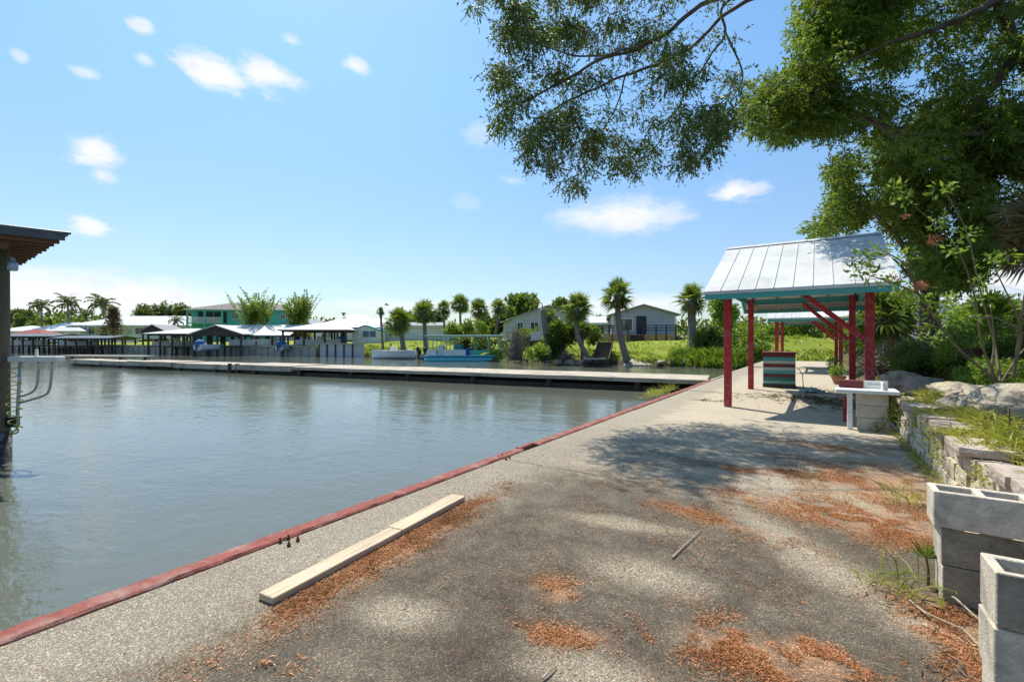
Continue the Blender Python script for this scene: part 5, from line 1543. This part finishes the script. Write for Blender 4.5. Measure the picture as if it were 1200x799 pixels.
wall_run('far_seawall', 'weathered grey seawall behind the boathouses left of the pale one', -90, -50, 'oldwall', 'conc', .68)
wall_run('far_seawall', 'white panelled seawall under the strip of lawn', -104, -90.2, 'greywall', 'conc', .68)
wall_run('far_seawall', 'weathered grey seawall at the far left', -121, -104.2, 'oldwall', 'conc', .68)

def boathouse(label, px, d, w, dep, eave, rise, roof, roofm, nx, rot=0.0, zdeck=.35, group='boathouses along the far shore', ny=3, deck=True):
    t = house('boathouse', label, 'boathouse', px, d, WATER, w, dep, eave - WATER, rise, roof, None, roofm, (), rot, .4, group, 'darkwood')
    for i in range(nx):
        for j in range(ny):
            x = -w / 2 + .1 + (w - .2) * i / (nx - 1); y = .1 + (dep - .2) * j / max(1, ny - 1)
            MB().box(x - .09, x + .09, y - .09, y + .09, -1.5, eave - WATER - .02).build('post', M['darkwood'], t)
    h = eave - WATER
    MB().box(-w / 2, w / 2, -.02, .12, h - .22, h - .02).build('beam', M['darkwood'], t)
    MB().box(-w / 2, w / 2, dep - .12, dep + .02, h - .22, h - .02).build('beam', M['darkwood'], t)
    for s in (-1, 1):
        MB().box(s * (w / 2 - .07) - .07, s * (w / 2 - .07) + .07, .13, dep - .13, h - .22, h - .02).build('beam', M['darkwood'], t)
    if roof == 'gable_front':
        MB().add([(0, 0, 0)], [])
        m2 = MB(); k = [(-w / 2 - .3, h + .0), (w / 2 + .3, h + .0), (0, h + rise)]
        m2.hexa([(x, -.02, z) for x, z in k], [(x, .05, z) for x, z in k]); m2.build('gable_board', M['darkwood'], t)
    if deck:
        MB().box(-w / 2 - .2, w / 2 + .2, dep - 1.4, dep + .6, zdeck - WATER - .12, zdeck - WATER).build('deck', M['conc'], t)
        MB().box(-w / 2 + .05, w / 2 - .05, -.06, .06, zdeck - WATER + .25, zdeck - WATER + .4).build('rail', M['darkwood'], t)
    return t
boathouse('open boathouse with low silver hip roof in front of the lawn', 208, 62, 8.2, 6, 2.35, .8, 'hip', 'roofwhite', 6)
boathouse('open boathouse with dark gable end and long white roof', 254, 59, 6.5, 6, 2.3, 1.05, 'gable_front', 'roofwhite', 3, rot=-.05, ny=3)
boathouse('long white-roofed boathouse wing sheltering a boat', 300, 61, 8.6, 6.5, 2.2, 1.3, 'gable_side', 'roofwhite', 5, ny=3)
boathouse('wide white hip-roofed boathouse with boats on lifts', 368, 57, 8.0, 6.5, 2.75, 1.0, 'hip', 'roofwhite', 4)
boathouse('open white canopy on posts above the pale seawall', 414, 62, 6.0, 4, 3.2, 1.0, 'hip', 'roofwhite', 3, zdeck=1.1)
boathouse('long flat dark-roofed boathouse at the far left', 32, 70, 8.0, 5, 2.05, .35, 'gable_side', 'darkmetal', 6)
boathouse('low dark-roofed boathouse below the russet conifer', 95, 68, 8.2, 5, 1.75, .3, 'gable_side', 'darkmetal', 6)
boathouse('small grey boathouse roof behind the silver hip roof', 180, 70, 3.6, 4, 2.9, .9, 'gable_front', 'shinglegrey', 2, ny=2)

# boats
def hull(L, B, H, bow=1.0, n=14):
    """open hull along +x (bow at +x)"""
    mb = MB(); vs = []; fs = []
    for i in range(n + 1):
        f = i / n; b_ = B / 2 * (1 - max(0, (f - .55) / .45) ** 2.2 * .97) ; sh = H * (1 + .35 * max(0, f - .45) ** 1.5 * bow)
        x = L * f - L / 2
        row = [(0, -.18 * (1 - f * .3)), (b_ * .75, -.05), (b_ * .92, .12), (b_, sh), (b_ * .9, sh), (b_ * .86, sh * .55), (0, sh * .5)]
        for (y, z) in row: vs.append((x, y, z))
        for (y, z) in row: vs.append((x, -y, z))
    m = 14
    for i in range(n):
        for k in range(6):
            a = i * m + k; fs.append((a, a + 1, a + m + 1, a + m)); b2 = i * m + 7 + k; fs.append((b2, b2 + m, b2 + m + 1, b2 + 1))
    fs.append((0, 1, 2, 3, 10, 9, 8)); fs.append((3, 4, 5, 6, 12, 11, 10))
    mb.add(vs, fs); return mb
def outboard(t, x, z, mat='black', s=1.0):
    m = MB(); m.lathe([(.05, .0), (.16, .05), (.19, .3), (.15, .5), (.03, .55)], (x, 0, z), 10); o = m.build('outboard_motor', M[mat], t, smooth=True)
    MB().beam((x, 0, z), (x - .08, 0, z - .75), .12, .16).build('motor_leg', M[mat], o)
def boat(label, px, py, d, L, B, H, rot, hullm, motor='black', windshield=False, z=None, console=True, cover=None):
    p = P(px, py, d)
    if z is not None: p.z = z
    t = thing('motor_boat', label, 'boat', p, YAW + rot, 'boats along the far shore')
    hull(L, B, H).build('hull', M[hullm], t, smooth=False)
    if console:
        MB().box(-.3, .4, -.35, .35, H * .5, H + .45).build('console', M['white'], t, bevel=.05)
        MB().box(.36, .4, -.35, .35, H + .452, H + .8).build('windscreen', M['glass'], t)
    MB().box(-L * .36, -L * .26, -B * .36, B * .36, H * .5, H + .15).build('seat', M['palecover'], t, bevel=.03)
    MB().box(L * .16, L * .24, -B * .33, B * .33, H * .5, H + .05).build('seat', M['palecover'], t, bevel=.03)
    outboard(t, -L / 2 - .12, H * .85, motor)
    if cover:
        m = MB(); m.lathe([(.30, 0), (.36, .15), (.30, .45), (.16, .72), (.02, .76)], (0, 0, 0), 12)
        m.v = [(x * 2.2 + .12 * mnoise.noise(Vector((x * 4, y * 4, z * 4))), y * 1.2 + .1 * mnoise.noise(Vector((y * 4, z * 4, x * 4))), z + .1 * mnoise.noise(Vector((x * 5, z * 3, y * 5)))) for x, y, z in m.v]
        m.build('cover', M[cover], t, smooth=True).location = (-L / 2 + .4, 0, H * .75)
    return t
boat('white open skiff moored in front of the cabbage palms', 462, 416.5, 50, 4.9, 1.8, .75, PI, 'boatwhite', z=WATER + .1)
t = boat('grey jon boat tied between the skiff and the pontoon boat', 510, 419, 48, 3.0, 1.4, .45, 0, 'boatgrey', z=WATER + .08, console=False)
boat('white boat with blue cover on a lift under the gabled roof', 247, 412, 58.5, 3.4, 1.6, .6, 1.2, 'palecover', 'bluetarp', z=.35, console=False, cover='bluetarp')
boat('long white motor boat on a lift in the boathouse wing', 300, 405, 62, 6.0, 2.1, .85, .05, 'boatwhite', z=.75)
boat('small boat with blue covered motor left of the hip-roofed boathouse', 341, 410, 58, 3.4, 1.6, .6, 1.1, 'boatgrey', 'bluetarp', z=.3, console=False, cover='bluetarp')
boat('white centre console boat on a lift under the wide hip roof', 375, 405, 60, 5.5, 2.0, .8, .1, 'boatwhite', z=.75)
boat('white boat on a lift under the far left flat roof', 38, 405, 73, 5.2, 2.0, .8, .0, 'boatwhite', z=.7)
boat('pale boat on a lift under the low roof below the conifer', 96, 405, 71, 5.2, 2.0, .8, .0, 'palecover', z=.6)
boat('dark boat under the low silver hip roof', 205, 405, 65, 5.0, 2.0, .7, .0, 'boatgrey', z=.6)
# pontoon boat
d = 44; p = P(545, 420, d); p.z = WATER
t = thing('pontoon_boat', 'turquoise pontoon boat with flat pale green canopy moored at the bank', 'boat', p, YAW - .02, 'boats along the far shore')
Lp = 7.4
for y in (-.95, .95): MB().tube([(-Lp / 2, y, .15), (-Lp / 2 + .3, y, .12), (Lp / 2 - .7, y, .12), (Lp / 2 - .2, y, .22), (Lp / 2, y, .34)], [.2, .3, .3, .2, .05], 12).build('pontoon', M['boatteal'], t, smooth=True)
MB().box(-Lp / 2, Lp / 2, -1.2, 1.2, .44, .56).build('deck', M['boatteal'], t, bevel=.02)
for (x0, x1) in ((-3.4, -2.6), (-1.9, .2)):
    MB().box(x0, x1, -1.16, -1.12, .562, 1.1).build('side_panel', M['boatwhite'], t)
MB().box(-3.5, 3.3, 1.12, 1.16, .562, 1.0).build('side_panel', M['boatteal'], t)
MB().box(-2.45, -1.95, -.8, .2, .562, 1.5).build('console', M['boatwhite'], t, bevel=.04)
MB().box(-1.0, -.3, -.9, .9, .562, 1.55).build('cabinet', M['bluewall'], t, bevel=.03)
MB().box(.1, .5, -.6, -.1, .562, 1.25).build('cooler', M['bluebin'], t, bevel=.03)
for x in (-3.3, -2.5, -1.6, -.9, 1.0, 2.3, 3.3):
    for y in (-1.1, 1.1): MB().tube([(x, y, .56), (x, y, 2.32)], .05, 6).build('canopy_post', M['canvas'], t)
MB().tube([(1.0, -1.1, 1.9), (2.3, -1.1, .6)], .025, 6).build('canopy_brace', M['canvas'], t)
MB().slab([(-3.6, -1.3, 2.44), (3.6, -1.3, 2.44), (3.6, 1.3, 2.48), (-3.6, 1.3, 2.48)], .17).build('canopy', M['canvas'], t, bevel=.02)
outboard(t, -Lp / 2 - .15, .75)
# things on the bank
t = thing('bank_steps', 'dark wooden steps climbing the bank beside the leaning palm', 'steps', P(704, 421, 35.5), YAW - .35)
for k in range(8): MB().box(-.57, .57, k * .32, k * .32 + .318, -.35 + k * .17, .12 + k * .17).build('tread', M['darkwood'], t)
for s in (-.6, .6): MB().beam((s, 0, .0), (s, 2.6, 1.36), .06, .2).build('stringer', M['darkwood'], t)
t = thing('small_dock', 'tiny pale landing platform at the foot of the bank steps', 'dock', P(700, 423, 34.6), YAW)
MB().box(-1.0, .6, -.5, .5, .12, .22).build('deck', M['conc'], t)
for x in (-.9, .5):
    for y in (-.4, .4): MB().tube([(x, y, -1.5), (x, y, .118)], .07, 7).build('piling', M['darkwood'], t)
o = MB().slab([(-.75, 0, .0), (.75, 0, .25), (.75, .1, 1.1), (-.75, .1, .6)], .06).build('white_board', M['white'], loc=tuple(P(632, 399, 40)))
o.rotation_euler.z = YAW; tag(o, 'tilted white board leaning on the grass among the palms', 'board')
o = MB().slab([(-1.6, .2, -.3), (1.4, .1, -.3), (1.5, 1.5, .3), (-1.3, 1.6, .3)], .3).build('boat_ramp', M['conc'], loc=tuple(XY(757, 34.9, -.12)))
o.rotation_euler.z = YAW; tag(o, 'small grey concrete boat ramp right of the tall palm', 'ramp')
for k, (px, py, dd, s) in enumerate([(640, 424.5, 37, .4), (655, 424.5, 36.7, .5), (668, 425, 36.4, .55), (680, 425, 36.2, .45), (790, 424, 34.8, .5), (805, 424, 34.4, .45), (775, 425, 34.6, .35)]):
    boulder(P(px, py, dd), (s, s * .8, s * .5), k, 'rock', 'grey shore rock, number %d counting from the left along the far waterline' % (k + 1) if False else
            ['grey shore rock leftmost below the dead palm trunk', 'grey shore rock second from left under the bank shrub', 'largest grey shore rock left of the leaning palm', 'grey shore rock touching the leaning palm foot', 'grey shore rock right of the boat ramp', 'grey shore rock farthest right toward the reeds', 'smallest grey shore rock beside the boat ramp'][k], k * 3.3, 'shore_rock')['group'] = 'rocks along the far waterline'
o = MB().box(-.4, .4, -.3, .3, 0, .9).build('plastic_bin', M['bluebin'], bevel=.05, loc=tuple(XY(401, 60.5, 1.08))); tag(o, 'bright blue plastic bin on the pale seawall under the white canopy', 'bin')
# flying bird
t = thing('bird', 'grey bird flying above the thin small-headed palm', 'bird', P(453, 357.5, 48), YAW)
vs = [(-.28, 0, 0), (-.1, .06, .03), (.2, .05, .02), (.34, 0, .03), (.2, -.05, .02), (-.1, -.06, .03), (.0, .5, .16), (.12, .48, .15), (.0, -.5, .16), (.12, -.48, .15), (.05, 0, .07), (.05, 0, -.05)]
MB().add(vs, []) ; mb = MB(); mb.add(vs, [(0, 1, 10), (1, 2, 10), (2, 3, 10), (3, 4, 10), (4, 5, 10), (5, 0, 10), (1, 0, 11), (2, 1, 11), (3, 2, 11), (4, 3, 11), (5, 4, 11), (0, 5, 11), (1, 6, 7, 2), (5, 4, 9, 8)])
mb.build('body', M['shinglegrey'], t)

# ------------------------------------------------------------------ sky, sun, camera
SUN_AZ = math.atan2(-.878, .479)     # direction to the sun, measured from +Y towards +X
SUN_EL = R(61)
w = bpy.data.worlds.new('World'); sc.world = w; w.use_nodes = True
t = NT(w.node_tree); nt = w.node_tree
bg = nt.nodes['Background']; bg.inputs['Strength'].default_value = .17
sky = t.node('ShaderNodeTexSky', sky_type='NISHITA', sun_disc=False)
sky.sun_elevation = SUN_EL; sky.sun_rotation = SUN_AZ; sky.altitude = 0; sky.air_density = 1.0; sky.dust_density = .6; sky.ozone_density = 1.4
co = t.node('ShaderNodeTexCoord').outputs['Generated']
sep = t.node('ShaderNodeSeparateXYZ'); nt.links.new(co, sep.inputs[0])
az = t.m('ARCTAN2', sep.outputs[0], sep.outputs[1]); el = t.m('ARCSINE', sep.outputs[2])
cs = t.scale(co, (1, 1, 2.2))
n1 = t.noise(cs, 9, 8, .62, .3); n2 = t.noise(cs, 26, 6, .6, .2)
nn = t.m('ADD', t.m('MULTIPLY', n1, .65), t.m('MULTIPLY', n2, .35))
def ang(px, py):
    a = (px - 600) / FPX; az_ = math.atan(a) - YAW; el_ = math.atan((399.5 - py) / FPX / math.hypot(1, a)); return az_, el_
mask = None
for (px, py, wx, wy, amp) in [(252, 84, 42, 24, 1), (310, 86, 38, 24, 1), (110, 178, 32, 20, 1), (120, 207, 20, 12, .7), (104, 264, 24, 12, .9), (725, 252, 82, 24, .95), (862, 225, 38, 13, .9),
                              (420, 79, 18, 12, .8), (166, 31, 14, 10, .75), (341, 48, 16, 10, .75), (98, 86, 20, 9, .6), (170, 70, 12, 8, .6), (24, 67, 12, 9, .6), (560, 158, 20, 16, .3), (545, 236, 14, 9, .2),
                              (40, 345, 130, 38, 1.15), (170, 352, 110, 26, 1.1), (-70, 330, 120, 40, 1.1), (740, 358, 140, 14, .7), (600, 212, 20, 8, .5), (510, 360, 160, 9, .5), (1180, 340, 120, 40, 1)]:
    a0, e0 = ang(px, py); a1, _ = ang(px + wx, py); _, e1 = ang(px, py - wy)
    u = t.m('DIVIDE', t.m('SUBTRACT', az, a0), a1 - a0); v = t.m('DIVIDE', t.m('SUBTRACT', el, e0), e1 - e0)
    r = t.m('SQRT', t.m('ADD', t.m('MULTIPLY', u, u), t.m('MULTIPLY', v, v)))
    r = t.m('ADD', r, t.m('MULTIPLY', t.m('SUBTRACT', nn, .5), 2.4 if wx > 60 else 4.2))
    k = t.m('MULTIPLY', t.step(r, 1.25, .2), amp)
    mask = k if mask is None else t.m('MAXIMUM', mask, k)
mask = t.m('MINIMUM', mask, 1.0)
cc = t.mix(t.ramp(n2, [(.3, 0.0), (.7, 1.0)]), (3.5, 3.55, 3.8), (4.5, 4.45, 4.45))
skyc = t.mix(1.0, sky.outputs[0], (.90, 1.0, .99), 'MULTIPLY')
hor = t.ramp(t.m('MULTIPLY', el, 2.0), [(0.0, (.49, .46, .49)), (.35, (.57, .565, .60)), (1.0, (.62, .74, .80))])
skyc = t.mix(1.0, skyc, hor, 'MULTIPLY')
col = t.mix(t.m('MULTIPLY', mask, .94), skyc, cc)
nt.links.new(col, bg.inputs['Color'])

sd = bpy.data.lights.new('sun', 'SUN'); sd.energy = 4.3; sd.angle = R(.53); sd.color = (1, .94, .83)
so = bpy.data.objects.new('sun', sd); COL.objects.link(so)
dirs = Vector((math.sin(SUN_AZ) * math.cos(SUN_EL), math.cos(SUN_AZ) * math.cos(SUN_EL), math.sin(SUN_EL)))
so.rotation_euler = dirs.to_track_quat('Z', 'Y').to_euler(); so.location = (0, 0, 30)

cam = bpy.data.cameras.new('camera'); co_ = bpy.data.objects.new('camera', cam); COL.objects.link(co_)
co_.location = (0, 0, CAMH); co_.rotation_euler = (R(90), 0, YAW)
cam.sensor_width = 36; cam.lens = 36 * FPX / 1200; cam.clip_start = .05; cam.clip_end = 3000
sc.camera = co_
vs_ = sc.view_settings
vs_.view_transform = 'Standard'; vs_.look = 'None'; vs_.gamma = 1; vs_.exposure = .6
sc.cycles.max_bounces = 8; sc.cycles.transparent_max_bounces = 8
sc.cycles.use_denoising = True
